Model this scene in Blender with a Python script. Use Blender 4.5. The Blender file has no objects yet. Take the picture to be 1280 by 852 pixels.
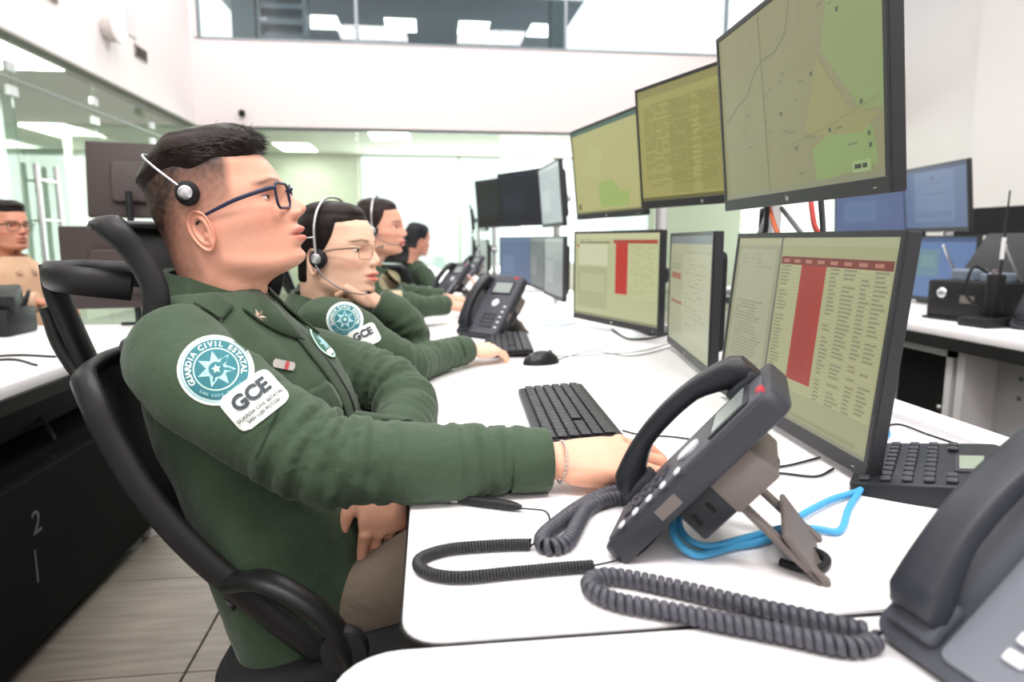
import bpy, bmesh, math, random
import numpy as np
from mathutils import Vector, Matrix, noise
from mathutils.bvhtree import BVHTree

random.seed(7)
rng = np.random.default_rng(7)
scene = bpy.context.scene
COL = scene.collection
PI = math.pi
R = math.radians
DZ = 0.73            # desk height

# ------------------------------------------------------------ camera, world, light, exposure
cam_data = bpy.data.cameras.new('camera')
cam_data.sensor_width = 36.0
cam_data.lens = 23.9
cam_data.clip_start = 0.02
cam_data.clip_end = 200
cam_data.dof.use_dof = True
cam_data.dof.focus_distance = 0.98
cam_data.dof.aperture_fstop = 4.0
cam = bpy.data.objects.new('camera', cam_data)
cam.location = (0, 0, 1.05)
cam.rotation_euler = (R(90 - 8.43), 0, R(-7.0))
COL.objects.link(cam)
scene.camera = cam

world = bpy.data.worlds.new('world')
scene.world = world
world.use_nodes = True
_bg = world.node_tree.nodes['Background']
_bg.inputs['Color'].default_value = (1.0, 0.99, 0.985, 1)
_bg.inputs['Strength'].default_value = 2.2

def area(name, loc, rot, sx, sy, power, color=(1, 0.985, 0.97)):
    d = bpy.data.lights.new(name, 'AREA')
    d.shape = 'RECTANGLE'; d.size = sx; d.size_y = sy; d.energy = power; d.color = color
    o = bpy.data.objects.new(name, d)
    o.location = loc; o.rotation_euler = rot
    COL.objects.link(o)
    return o

# rows of recessed ceiling luminaires of the double-height hall; the pair behind the camera is brighter, as added fill
for cx, cy in ((-1.2, -1.6), (1.6, -1.6), (-1.2, 1.6), (1.6, 1.6), (-1.2, 5.0), (2.6, 5.0), (-1.4, 8.2), (2.6, 8.2)):
    area('hall_and_fill_light', (cx, cy, 5.9), (0, 0, 0), 1.6, 1.2, 190 if cy < 0 else 95)

scene.view_settings.view_transform = 'Standard'
scene.view_settings.look = 'None'
scene.view_settings.gamma = 1.0
scene.view_settings.use_curve_mapping = False
scene.view_settings.exposure = 0.06
try:
    scene.cycles.max_bounces = 7
    scene.cycles.transparent_max_bounces = 16
    scene.cycles.use_denoising = True
    scene.cycles.caustics_reflective = False
    scene.cycles.caustics_refractive = False
except Exception:
    pass

# ------------------------------------------------------------ materials
def lin(c):
    if isinstance(c, str):
        c = c.lstrip('#')
        c = tuple(int(c[i:i + 2], 16) / 255 for i in (0, 2, 4))
    return tuple((x / 12.92 if x <= 0.04045 else ((x + 0.055) / 1.055) ** 2.4) for x in c[:3])

MATS = {}
def mat(name, color, rough=0.5, metal=0.0, var=0.0, vscale=20.0, bump=0.0, bscale=200.0, spec=0.32, sss=0.0, coat=0.0):
    if name in MATS:
        return MATS[name]
    m = bpy.data.materials.new(name); m.use_nodes = True
    nt = m.node_tree; b = nt.nodes['Principled BSDF']
    c = lin(color)
    b.inputs['Base Color'].default_value = (*c, 1)
    b.inputs['Roughness'].default_value = rough
    b.inputs['Metallic'].default_value = metal
    b.inputs['Specular IOR Level'].default_value = spec
    b.inputs['Coat Weight'].default_value = coat
    if sss:
        b.inputs['Subsurface Weight'].default_value = sss
        b.inputs['Subsurface Radius'].default_value = (0.012, 0.005, 0.003)
    tc = nt.nodes.new('ShaderNodeTexCoord')
    if var:
        n = nt.nodes.new('ShaderNodeTexNoise'); n.inputs['Scale'].default_value = vscale; n.inputs['Detail'].default_value = 4
        nt.links.new(tc.outputs['Object'], n.inputs['Vector'])
        mx = nt.nodes.new('ShaderNodeMix'); mx.data_type = 'RGBA'
        mx.inputs[6].default_value = (*[x * (1 - var) for x in c], 1)
        mx.inputs[7].default_value = (*[min(1, x * (1 + var)) for x in c], 1)
        nt.links.new(n.outputs['Fac'], mx.inputs[0])
        nt.links.new(mx.outputs[2], b.inputs['Base Color'])
    if bump:
        n2 = nt.nodes.new('ShaderNodeTexNoise'); n2.inputs['Scale'].default_value = bscale; n2.inputs['Detail'].default_value = 3
        nt.links.new(tc.outputs['Object'], n2.inputs['Vector'])
        bp = nt.nodes.new('ShaderNodeBump'); bp.inputs['Strength'].default_value = bump; bp.inputs['Distance'].default_value = 0.002
        nt.links.new(n2.outputs['Fac'], bp.inputs['Height'])
        nt.links.new(bp.outputs['Normal'], b.inputs['Normal'])
    MATS[name] = m
    return m

def emis(color, strength=1.0):
    key = 'glow_%s_%.2f' % (color.lstrip('#'), strength)
    if key in MATS:
        return MATS[key]
    m = bpy.data.materials.new(key); m.use_nodes = True
    b = m.node_tree.nodes['Principled BSDF']
    b.inputs['Base Color'].default_value = (0.01, 0.01, 0.01, 1)
    b.inputs['Roughness'].default_value = 0.38
    b.inputs['Specular IOR Level'].default_value = 0.35
    b.inputs['Emission Color'].default_value = (*lin(color), 1)
    b.inputs['Emission Strength'].default_value = strength
    MATS[key] = m
    return m

def glass_mat(name, tint, refl=0.12, alpha=0.9, fk=1.0):
    if name in MATS:
        return MATS[name]
    m = bpy.data.materials.new(name); m.use_nodes = True
    nt = m.node_tree
    for n in list(nt.nodes):
        nt.nodes.remove(n)
    out = nt.nodes.new('ShaderNodeOutputMaterial')
    tr = nt.nodes.new('ShaderNodeBsdfTransparent'); tr.inputs[0].default_value = (*[x * alpha for x in lin(tint)], 1)
    gl = nt.nodes.new('ShaderNodeBsdfGlossy'); gl.inputs['Roughness'].default_value = 0.02
    lw = nt.nodes.new('ShaderNodeFresnel'); lw.inputs[0].default_value = 1.45
    mul = nt.nodes.new('ShaderNodeMath'); mul.operation = 'MULTIPLY_ADD'; mul.inputs[1].default_value = fk; mul.inputs[2].default_value = refl * 0.3
    geo = nt.nodes.new('ShaderNodeNewGeometry'); inv = nt.nodes.new('ShaderNodeMath'); inv.operation = 'SUBTRACT'; inv.inputs[0].default_value = 1.0
    nt.links.new(geo.outputs['Backfacing'], inv.inputs[1])
    fm_ = nt.nodes.new('ShaderNodeMath'); fm_.operation = 'MULTIPLY'       # reflect only where light enters the pane
    nt.links.new(lw.outputs[0], fm_.inputs[0]); nt.links.new(inv.outputs[0], fm_.inputs[1])
    nt.links.new(fm_.outputs[0], mul.inputs[0])
    mx = nt.nodes.new('ShaderNodeMixShader')
    nt.links.new(mul.outputs[0], mx.inputs[0]); nt.links.new(tr.outputs[0], mx.inputs[1]); nt.links.new(gl.outputs[0], mx.inputs[2])
    nt.links.new(mx.outputs[0], out.inputs[0])
    MATS[name] = m
    return m

def attr_mat(name, rough=0.45, sss=0.0, bump=0.0, bscale=300.0, spec=0.4, var=0.06, vscale=60.0):
    """base colour read from the mesh's colour attribute Col, with a little mottling"""
    if name in MATS:
        return MATS[name]
    m = bpy.data.materials.new(name); m.use_nodes = True
    nt = m.node_tree; b = nt.nodes['Principled BSDF']
    at = nt.nodes.new('ShaderNodeAttribute'); at.attribute_name = 'Col'
    tc = nt.nodes.new('ShaderNodeTexCoord')
    n = nt.nodes.new('ShaderNodeTexNoise'); n.inputs['Scale'].default_value = vscale; n.inputs['Detail'].default_value = 5
    nt.links.new(tc.outputs['Object'], n.inputs['Vector'])
    mr = nt.nodes.new('ShaderNodeMapRange'); mr.inputs['To Min'].default_value = 1 - var; mr.inputs['To Max'].default_value = 1 + var
    nt.links.new(n.outputs['Fac'], mr.inputs['Value'])
    mx = nt.nodes.new('ShaderNodeVectorMath'); mx.operation = 'SCALE'
    nt.links.new(at.outputs['Color'], mx.inputs[0]); nt.links.new(mr.outputs[0], mx.inputs['Scale'])
    nt.links.new(mx.outputs[0], b.inputs['Base Color'])
    b.inputs['Roughness'].default_value = rough
    b.inputs['Specular IOR Level'].default_value = spec
    if sss:
        b.inputs['Subsurface Weight'].default_value = sss
        b.inputs['Subsurface Radius'].default_value = (0.010, 0.004, 0.002)
        b.inputs['Subsurface Scale'].default_value = 0.6
    if bump:
        n2 = nt.nodes.new('ShaderNodeTexNoise'); n2.inputs['Scale'].default_value = bscale; n2.inputs['Detail'].default_value = 3
        nt.links.new(tc.outputs['Object'], n2.inputs['Vector'])
        bp = nt.nodes.new('ShaderNodeBump'); bp.inputs['Strength'].default_value = bump; bp.inputs['Distance'].default_value = 0.001
        nt.links.new(n2.outputs['Fac'], bp.inputs['Height']); nt.links.new(bp.outputs['Normal'], b.inputs['Normal'])
    MATS[name] = m
    return m

# ------------------------------------------------------------ objects
def wm(o):
    return (wm(o.parent) @ o.matrix_basis) if o.parent else o.matrix_basis.copy()

def tag(o, label=None, cat=None, group=None, kind=None):
    if label: o['label'] = label
    if cat: o['category'] = cat
    if group: o['group'] = group
    if kind: o['kind'] = kind
    return o

def empty(name, M=None, label=None, cat=None, group=None):
    o = bpy.data.objects.new(name, None)
    o.empty_display_size = 0.05
    if M is not None:
        if not isinstance(M, Matrix):
            M = Matrix.Translation(M)
        o.matrix_basis = M
    COL.objects.link(o)
    return tag(o, label, cat, group)

def frame(loc, rz=0.0, rx=0.0, ry=0.0, s=1.0):
    return Matrix.Translation(loc) @ Matrix.Rotation(rz, 4, 'Z') @ Matrix.Rotation(ry, 4, 'Y') @ Matrix.Rotation(rx, 4, 'X') @ Matrix.Scale(s, 4)

def basis(origin, x, z):
    """matrix with local x along x and local z close to z"""
    x = Vector(x).normalized(); z = Vector(z)
    y = z.cross(x).normalized(); z = x.cross(y).normalized()
    M = Matrix((x, y, z)).transposed().to_4x4(); M.translation = Vector(origin)
    return M

def join(*geos):
    V = []; Fc = []
    for v, f in geos:
        k = len(V)
        V.extend(v); Fc.extend([tuple(i + k for i in q) for q in f])
    return V, Fc

def xf(geo, M):
    return [tuple(M @ Vector(p)) for p in geo[0]], geo[1]

def add(name, geo, m, parent=None, world=False, smooth=None, label=None, cat=None, group=None, kind=None, origin=None):
    """one mesh object; world=True: the vertices are world coordinates"""
    v, f = geo
    if world:
        if parent is not None:
            Mi = wm(parent).inverted(); v = [tuple(Mi @ Vector(p)) for p in v]
        else:
            a = np.array(v, float)
            o0 = Vector(origin) if origin else Vector(((a[:, 0].min() + a[:, 0].max()) / 2, (a[:, 1].min() + a[:, 1].max()) / 2, a[:, 2].min()))
            v = [tuple(Vector(p) - o0) for p in v]
    me = bpy.data.meshes.new(name)
    me.from_pydata([tuple(map(float, p)) for p in v], [], f)
    me.update()
    if smooth is not None:
        me.polygons.foreach_set('use_smooth', [True] * len(me.polygons))
        if smooth < 3.1:
            me.set_sharp_from_angle(angle=smooth)
    if isinstance(m, (list, tuple)):
        for q in m: me.materials.append(q)
    elif m is not None:
        me.materials.append(m)
    o = bpy.data.objects.new(name, me)
    COL.objects.link(o)
    if parent is not None:
        o.parent = parent
    elif world:
        o.location = o0
    return tag(o, label, cat, group, kind)

def instance(src, name, M, parent):
    o = bpy.data.objects.new(name, src.data)
    COL.objects.link(o); o.parent = parent; o.matrix_basis = M
    return o

def copy_tree(o, parent=None):
    c = o.copy(); COL.objects.link(c); c.parent = parent
    for ch in list(o.children):
        copy_tree(ch, c)
    return c

# ------------------------------------------------------------ shapes (vertices, faces)
def bm_geo(bm):
    bm.verts.index_update()
    g = ([tuple(v.co) for v in bm.verts], [tuple(v.index for v in f.verts) for f in bm.faces])
    bm.free()
    return g

def box(sx, sy, sz, c=(0, 0, 0), b=0.0, seg=2):
    bm = bmesh.new()
    bmesh.ops.create_cube(bm, size=1.0, matrix=Matrix.Translation(c) @ Matrix.Diagonal((sx, sy, sz, 1)))
    if b:
        bmesh.ops.bevel(bm, geom=bm.edges[:], offset=min(b, 0.49 * min(sx, sy, sz)), segments=seg, profile=0.5, affect='EDGES')
    return bm_geo(bm)

def bx(x0, x1, y0, y1, z0, z1, b=0.0, seg=2):
    return box(x1 - x0, y1 - y0, z1 - z0, ((x0 + x1) / 2, (y0 + y1) / 2, (z0 + z1) / 2), b, seg)

def prism(poly, z0, z1, b=0.0, seg=2):
    bm = bmesh.new()
    vs = [bm.verts.new((x, y, z0)) for x, y in poly]
    f = bm.faces.new(vs)
    r = bmesh.ops.extrude_face_region(bm, geom=[f])
    for e in r['geom']:
        if isinstance(e, bmesh.types.BMVert): e.co.z = z1
    bmesh.ops.recalc_face_normals(bm, faces=bm.faces[:])
    if b:
        caps = [e for e in bm.edges if abs(e.verts[0].co.z - e.verts[1].co.z) < 1e-7]
        bmesh.ops.bevel(bm, geom=caps, offset=b, segments=seg, profile=0.5, affect='EDGES')
    return bm_geo(bm)

def rrect(w, h, r, n=6, cx=0, cy=0):
    p = []
    for sx, sy, a0 in ((1, 1, 0), (-1, 1, 90), (-1, -1, 180), (1, -1, 270)):
        for k in range(n + 1):
            a = R(a0 + 90 * k / n)
            p.append((cx + sx * (w / 2 - r) + r * math.cos(a), cy + sy * (h / 2 - r) + r * math.sin(a)))
    return p

def smooth_path(pts, n=8, closed=False):
    P = [Vector(p) for p in pts]
    out = []
    L = len(P)
    rngk = range(L if closed else L - 1)
    for i in rngk:
        if closed:
            a, b, c, d = P[(i - 1) % L], P[i], P[(i + 1) % L], P[(i + 2) % L]
        else:
            b, c = P[i], P[i + 1]
            a = P[i - 1] if i > 0 else b * 2 - c
            d = P[i + 2] if i + 2 < L else c * 2 - b
        for k in range(n):
            t = k / n
            out.append(0.5 * ((2 * b) + (c - a) * t + (2 * a - 5 * b + 4 * c - d) * t * t + (3 * b - a - 3 * c + d) * t ** 3))
    if not closed:
        out.append(P[-1])
    return out

def frames(P, closed=False, ref=None):
    T = []
    n = len(P)
    for i in range(n):
        a = P[(i - 1) % n] if (closed or i > 0) else P[i]
        b = P[(i + 1) % n] if (closed or i < n - 1) else P[i]
        T.append((b - a).normalized())
    up = Vector(ref) if ref is not None else (Vector((0, 0, 1)) if abs(T[0].z) < 0.9 else Vector((1, 0, 0)))
    N = []
    for t in T:
        if ref is not None:
            u = up - t * up.dot(t)
        else:
            u = up - t * up.dot(t); up = u.normalized()
        N.append(u.normalized())
    return T, N, [t.cross(u) for t, u in zip(T, N)]

def tube(pts, r, sides=8, n=6, closed=False, raw=False, ref=None, cap=True):
    """r: number, or one radius (or (normal, binormal) pair) per control point"""
    P = [Vector(p) for p in pts] if raw else smooth_path(pts, n, closed)
    T, N, B = frames(P, closed, ref)
    m = len(P)
    if isinstance(r, (int, float)):
        rr = [(r, r)] * m
    else:
        q = [(x, x) if isinstance(x, (int, float)) else x for x in r]
        t = np.linspace(0, len(q) - 1, m)
        rr = list(zip(np.interp(t, range(len(q)), [x[0] for x in q]), np.interp(t, range(len(q)), [x[1] for x in q])))
    V = []; Fc = []
    for i in range(m):
        for k in range(sides):
            a = 2 * PI * k / sides
            V.append(tuple(P[i] + N[i] * (rr[i][0] * math.cos(a)) + B[i] * (rr[i][1] * math.sin(a))))
    for i in range(m if closed else m - 1):
        j = (i + 1) % m
        for k in range(sides):
            l = (k + 1) % sides
            Fc.append((i * sides + k, i * sides + l, j * sides + l, j * sides + k))
    if cap and not closed:
        Fc.append(tuple(range(sides))[::-1])
        Fc.append(tuple((m - 1) * sides + k for k in range(sides)))
    return V, Fc

def coil(pts, Rc, rw, pitch, n=10, sides=6, seg=14, flat=1.0, taper=0):
    P = smooth_path(pts, n)
    # resample evenly
    d = [0.0]
    for a, b in zip(P, P[1:]): d.append(d[-1] + (b - a).length)
    L = d[-1]; turns = L / pitch; m = int(turns * seg)
    A = np.array([tuple(p) for p in P]); s = np.linspace(0, L, m)
    Q = [Vector((np.interp(x, d, A[:, 0]), np.interp(x, d, A[:, 1]), np.interp(x, d, A[:, 2]))) for x in s]
    T, N, B = frames(Q)
    H = []
    for i in range(m):
        a = 2 * PI * i / seg
        H.append(Q[i] + N[i] * (Rc * math.cos(a)) + B[i] * (Rc * math.sin(a)))
    # the wire's own cross-section: wide along the cord
    V = []; Fc = []
    for i in range(m):
        out = (H[i] - Q[i]).normalized()
        for k in range(sides):
            a = 2 * PI * k / sides
            V.append(tuple(H[i] + out * (rw * math.cos(a)) + T[i] * (rw * flat * math.sin(a))))
    for i in range(m - 1):
        for k in range(sides):
            l = (k + 1) % sides
            Fc.append((i * sides + k, i * sides + l, (i + 1) * sides + l, (i + 1) * sides + k))
    return V, Fc

def lathe(prof, sides=24, axis='z'):
    V = []; Fc = []
    for r, z in prof:
        for k in range(sides):
            a = 2 * PI * k / sides
            V.append((r * math.cos(a), r * math.sin(a), z))
    for i in range(len(prof) - 1):
        for k in range(sides):
            l = (k + 1) % sides
            Fc.append((i * sides + k, i * sides + l, (i + 1) * sides + l, (i + 1) * sides + k))
    Fc.append(tuple(range(sides))[::-1]); Fc.append(tuple((len(prof) - 1) * sides + k for k in range(sides)))
    if axis == 'y':
        V = [(x, -z, y) for x, y, z in V]
    if axis == 'x':
        V = [(z, y, -x) for x, y, z in V]
    return V, Fc

def ball(c, r, u=14, v=10):
    if isinstance(r, (int, float)): r = (r, r, r)
    V = [(c[0], c[1], c[2] - r[2])]
    for i in range(1, v):
        p = -PI / 2 + PI * i / v
        for k in range(u):
            a = 2 * PI * k / u
            V.append((c[0] + r[0] * math.cos(p) * math.cos(a), c[1] + r[1] * math.cos(p) * math.sin(a), c[2] + r[2] * math.sin(p)))
    V.append((c[0], c[1], c[2] + r[2]))
    Fc = [(0, 1 + (k + 1) % u, 1 + k) for k in range(u)]
    for i in range(v - 2):
        for k in range(u):
            l = (k + 1) % u
            a = 1 + i * u
            Fc.append((a + k, a + l, a + u + l, a + u + k))
    t = len(V) - 1; a = 1 + (v - 2) * u
    Fc += [(a + k, a + (k + 1) % u, t) for k in range(u)]
    return V, Fc

def capsule(p0, p1, r0, r1, sides=12):
    p0 = Vector(p0); p1 = Vector(p1)
    g = tube([p0, p1], [r0, r1], sides=sides, raw=True)
    return join(g, ball(p0, r0, 12, 8), ball(p1, r1, 12, 8))

def remesh(geo, voxel, smooth_n=4, fac=0.5):
    """grow one continuous surface around overlapping closed shapes"""
    me = bpy.data.meshes.new('tmp'); me.from_pydata([tuple(map(float, p)) for p in geo[0]], [], geo[1]); me.update()
    o = bpy.data.objects.new('tmp', me); COL.objects.link(o)
    md = o.modifiers.new('r', 'REMESH'); md.mode = 'VOXEL'; md.voxel_size = voxel
    if smooth_n:
        sm = o.modifiers.new('s', 'SMOOTH'); sm.factor = fac; sm.iterations = smooth_n
    dg = bpy.context.evaluated_depsgraph_get()
    ev = o.evaluated_get(dg); e = ev.to_mesh()
    n = len(e.vertices); co = np.empty(n * 3, 'f'); e.vertices.foreach_get('co', co)
    no = np.empty(n * 3, 'f'); e.vertices.foreach_get('normal', no)
    fs = [tuple(p.vertices) for p in e.polygons]
    ev.to_mesh_clear()
    bpy.data.objects.remove(o); bpy.data.meshes.remove(me)
    return co.reshape(-1, 3).astype(float), fs, no.reshape(-1, 3).astype(float)

def text_geo(s, size, align='CENTER', extrude=0.0, bold=0.0, space=1.0):
    cu = bpy.data.curves.new('t', 'FONT'); cu.body = s; cu.size = size; cu.align_x = align; cu.align_y = 'CENTER'
    cu.extrude = extrude; cu.offset = bold; cu.space_character = space; cu.resolution_u = 3
    o = bpy.data.objects.new('t', cu); COL.objects.link(o)
    dg = bpy.context.evaluated_depsgraph_get()
    ev = o.evaluated_get(dg); e = ev.to_mesh()
    g = ([tuple(v.co) for v in e.vertices], [tuple(p.vertices) for p in e.polygons])
    ev.to_mesh_clear(); bpy.data.objects.remove(o); bpy.data.curves.remove(cu)
    return g

def set_col(o, cols):
    me = o.data
    a = me.color_attributes.new('Col', 'FLOAT_COLOR', 'POINT')
    c = np.ones((len(me.vertices), 4), 'f'); c[:, :3] = cols
    a.data.foreach_set('color', c.ravel())

# ============================================================ the setting
WHITE = mat('painted_wall', '#e7dfdf', 0.75, var=0.015, vscale=2.5)
WHITE2 = mat('right_wall_paint', '#dedad8', 0.75, var=0.015, vscale=2.5)
CREAM = mat('cream_wall', '#e4e6d6', 0.75, var=0.02, vscale=2.0)
CEIL = mat('ceiling_board', '#d8d8d2', 0.85)
GREYC = mat('gallery_ceiling', '#a4abb0', 0.8, var=0.06, vscale=0.8)
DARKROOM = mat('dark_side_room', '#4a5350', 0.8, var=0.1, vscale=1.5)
ALU = mat('brushed_aluminium', '#c9cbcc', 0.35, 0.9)
CHROME = mat('chrome', '#e4e4e6', 0.16, 1.0)
GLASS = glass_mat('green_tinted_glass', '#eaf2ec', 0.1, 0.98)
GLASS_UP = glass_mat('gallery_glass', '#e4ecee', 0.1, 0.97)
LIGHTP = emis('#fffdf4', 9.0)
BLACKM = mat('black_plastic', '#17181a', 0.5, bump=0.15, bscale=900)
SATIN = mat('satin_black', '#1d1e20', 0.42)

def st(name, geo, m, parent=None, smooth=None):
    o = add(name, geo, m, parent, world=parent is None, smooth=smooth)
    if parent is None: o['kind'] = 'structure'
    return o

# floor: a screed plane with real tiles where they can be told apart
fl = st('floor', bx(-7, 7.0, -3.5, 15, -0.1, -0.008), mat('tile_grout', '#4a4744', 0.9))
tile_m = []
for i in range(3):
    m = bpy.data.materials.new('stoneware_tile_%d' % i); m.use_nodes = True
    nt = m.node_tree; b = nt.nodes['Principled BSDF']; b.inputs['Roughness'].default_value = 0.42
    tc = nt.nodes.new('ShaderNodeTexCoord'); mp = nt.nodes.new('ShaderNodeMapping')
    mp.inputs['Scale'].default_value = (1.5, 14, 1); mp.inputs['Location'].default_value = (i * 3.1, i * 7.7, 0)
    nz = nt.nodes.new('ShaderNodeTexNoise'); nz.inputs['Scale'].default_value = 3; nz.inputs['Detail'].default_value = 6
    cr = nt.nodes.new('ShaderNodeValToRGB')
    cr.color_ramp.elements[0].position = 0.3; cr.color_ramp.elements[0].color = (*lin('#6f685f'), 1)
    cr.color_ramp.elements[1].position = 0.75; cr.color_ramp.elements[1].color = (*lin('#8c857b'), 1)
    nt.links.new(tc.outputs['Object'], mp.inputs[0]); nt.links.new(mp.outputs[0], nz.inputs['Vector'])
    nt.links.new(nz.outputs['Fac'], cr.inputs[0]); nt.links.new(cr.outputs[0], b.inputs['Base Color'])
    tile_m.append(m)
TW, TL = 1.0, 0.497
tgeo = box(TW - 0.006, TL - 0.005, 0.008, (0, 0, 0.004), 0.0012, 1)
tsrc = []
k = 0
for ix in range(-3, 4):
    for iy in range(0, 12):
        x = -0.61 + TW * (ix + 0.5); y = 0.13 + TL * (iy + 0.5)
        if abs(x) > 3.4: continue
        if len(tsrc) < 3:
            o = add('tile', tgeo, tile_m[len(tsrc)], fl); tsrc.append(o)
        else:
            o = bpy.data.objects.new('tile', tsrc[k % 3].data); COL.objects.link(o); o.parent = fl
        o.location = Vector((x, y, -0.008)) - fl.location
        k += 1
# grey floor of the same tile beyond and around, seen only far away
st('floor_far', bx(-7, 7, 6.2, 15, -0.006, 0.0), tile_m[0])

st('floor_office', bx(-7, -2.97, -3.5, 12, -0.006, 0.002), mat('office_floor', '#b8b4ac', 0.5, var=0.04, vscale=3))
# ceiling of the hall
st('ceiling', bx(-3.1, 6.7, -3.6, 9.6, 6.05, 6.2), WHITE)
st('wall_front', bx(-3.1, 6.7, -3.7, -3.5, 0, 6.05), WHITE)

# left wall: white upper wall over a glazed office front
wl = st('wall_left', bx(-3.1, -2.9, -3.5, 9.4, 2.5, 6.05), WHITE)
add('lower_trim', bx(-3.11, -2.885, -3.5, 9.4, 2.485, 2.505), mat('shadow_gap', '#9d9c98', 0.6), wl).location = -wl.location
# glazing
gx = -2.95
panes = [(-3.5, -1.0), (-1.0, 1.0), (1.0, 2.2), (2.2, 3.9), (3.9, 5.5), (5.5, 6.75), (6.75, 8.05), (8.05, 9.38)]
w1 = empty('window_1', (gx, 5.8, 0)); w1['kind'] = 'structure'
for a, b in panes:
    add('pane', bx(gx - 0.005, gx + 0.005, a + 0.004, b - 0.004, 0.05, 2.19), GLASS, w1, world=True)
    add('transom_pane', bx(gx - 0.005, gx + 0.005, a + 0.004, b - 0.004, 2.205, 2.49), GLASS, w1, world=True)
add('transom_rail', bx(gx - 0.012, gx + 0.012, -3.5, 9.38, 2.188, 2.208), mat('rail_grey', '#8b8f8c', 0.4, 0.6), w1, world=True)
for _, b in panes[3:-1]:
    for z in (2.11, 2.28):
        add('patch_fitting', bx(gx - 0.02, gx + 0.02, b - 0.05, b + 0.05, z - 0.035, z + 0.035, 0.004), ALU, w1, world=True)
for y in (5.62, 5.9):
    add('door_handle', tube([(gx + 0.05, y, 0.72), (gx + 0.05, y, 1.62)], 0.018, 10, 2), CHROME, w1, world=True, smooth=1)
for z in (0.85, 1.2, 1.5):
    add('handle_bracket', tube([(gx + 0.05, 5.62, z), (gx + 0.05, 5.9, z)], 0.011, 8, 2), CHROME, w1, world=True, smooth=1)
# the office behind the glass
st('ceiling_side_office', bx(-7, -3.1, -3.5, 12, 2.5, 2.6), CEIL)
st('wall_side_office', bx(-7.0, -6.9, -3.5, 12, 0, 2.5), mat('office_wall_green', '#aebfb3', 0.7, var=0.06, vscale=1.5))
st('wall_side_office_end', bx(-7, -2.95, 11.9, 12.0, 0, 2.5), mat('office_wall_green', '#aebfb3'))
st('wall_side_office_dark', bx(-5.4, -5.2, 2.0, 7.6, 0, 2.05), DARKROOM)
st('trim_1', bx(-4.32, -4.1, 7.45, 7.7, 0, 2.5), mat('office_column', '#ccd6cf', 0.6))
for x, y, sx, sy in ((-3.35, 5.9, 0.3, 0.6), (-4.8, 10.0, 0.3, 0.6)):
    p = empty('ceiling_light', (x, y, 2.5), 'recessed light panel in the office %s' % ('near the glass front' if y < 7 else 'further back behind the glass door'), 'ceiling light')
    add('frame', bx(x - sx - 0.02, x + sx + 0.02, y - sy - 0.02, y + sy + 0.02, 2.486, 2.502), ALU, p, world=True)
    add('diffuser', bx(x - sx, x + sx, y - sy, y + sy, 2.478, 2.488), LIGHTP, p, world=True)

for cx, cy in ((-4.2, 3.5), (-4.2, 6.5), (-4.8, 9.8)):
    area('office_fill_light', (cx, cy, 2.44), (0, 0, 0), 0.6, 1.2, 50)  # added fill that brightens the office behind the glass
# back wall: white beam, gallery glazing above, glazed area below
wb = st('wall_back', bx(-3.1, 6.6, 9.4, 9.6, 2.5, 3.56), WHITE)
w2 = empty('window_2', (1.8, 9.45, 3.56)); w2['kind'] = 'structure'
GM = mat('window_frame_grey', '#8d959b', 0.4, 0.5)
for a, b in ((-2.85, -0.87), (-0.85, 1.86), (1.9, 4.1), (4.14, 6.5)):
    add('pane', bx(a, b, 9.45, 9.46, 3.57, 6.0), GLASS_UP, w2, world=True)
for x in (-0.86, 1.88, 4.12):
    add('mullion', bx(x - 0.018, x + 0.018, 9.42, 9.48, 3.56, 6.0), GM, w2, world=True)
add('sill', bx(-2.85, 6.5, 9.39, 9.5, 3.555, 3.575), GM, w2, world=True)
st('wall_back_pier', bx(-3.1, -2.83, 9.4, 9.6, 3.56, 6.05), WHITE)
# gallery behind
st('ceiling_gallery', bx(-3.0, 2.4, 9.6, 15, 4.6, 4.7), GREYC)
st('floor_gallery', bx(-3.1, 7.0, 9.6, 15, 3.4, 3.5), GREYC)
st('wall_gallery', bx(-3.1, 2.0, 13.6, 13.7, 3.5, 4.6), mat('gallery_wall', '#8b949c', 0.8))
st('wall_gallery_right', bx(2.0, 7.0, 13.6, 13.7, 3.5, 3.75), mat('gallery_wall_light', '#e4eef0', 0.8))
st('trim_2', bx(-2.55, -2.25, 10.0, 10.3, 3.5, 4.6), mat('gallery_pier', '#7f8a8c', 0.7))
st('trim_3', bx(1.75, 1.95, 9.7, 10.1, 3.5, 4.6), mat('gallery_pier', '#7f8a8c', 0.7))
sh = empty('shelf_unit', (-1.95, 10.2, 3.5), 'grey shelving unit behind the gallery glass at the left', 'shelves')
for x in (-2.2, -1.6):
    add('upright', bx(x - 0.02, x + 0.02, 10.0, 10.4, 3.5, 4.55), GM, sh, world=True)
for z in (3.75, 3.95, 4.15, 4.35):
    add('shelf', bx(-2.2, -1.6, 10.0, 10.4, z - 0.02, z + 0.02), GM, sh, world=True)
for n, x in zip(('first', 'second', 'third', 'fourth'), (-1.64, -0.38, 0.83, 2.03)):
    p = empty('ceiling_light', (x, 12.1, 4.6), '%s light panel from the left on the gallery ceiling' % n, 'ceiling light', 'gallery light panels')
    add('frame', bx(x - 0.27, x + 0.27, 11.75, 12.45, 4.588, 4.602), ALU, p, world=True)
    add('diffuser', bx(x - 0.25, x + 0.25, 11.77, 12.43, 4.578, 4.59), LIGHTP, p, world=True)
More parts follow.
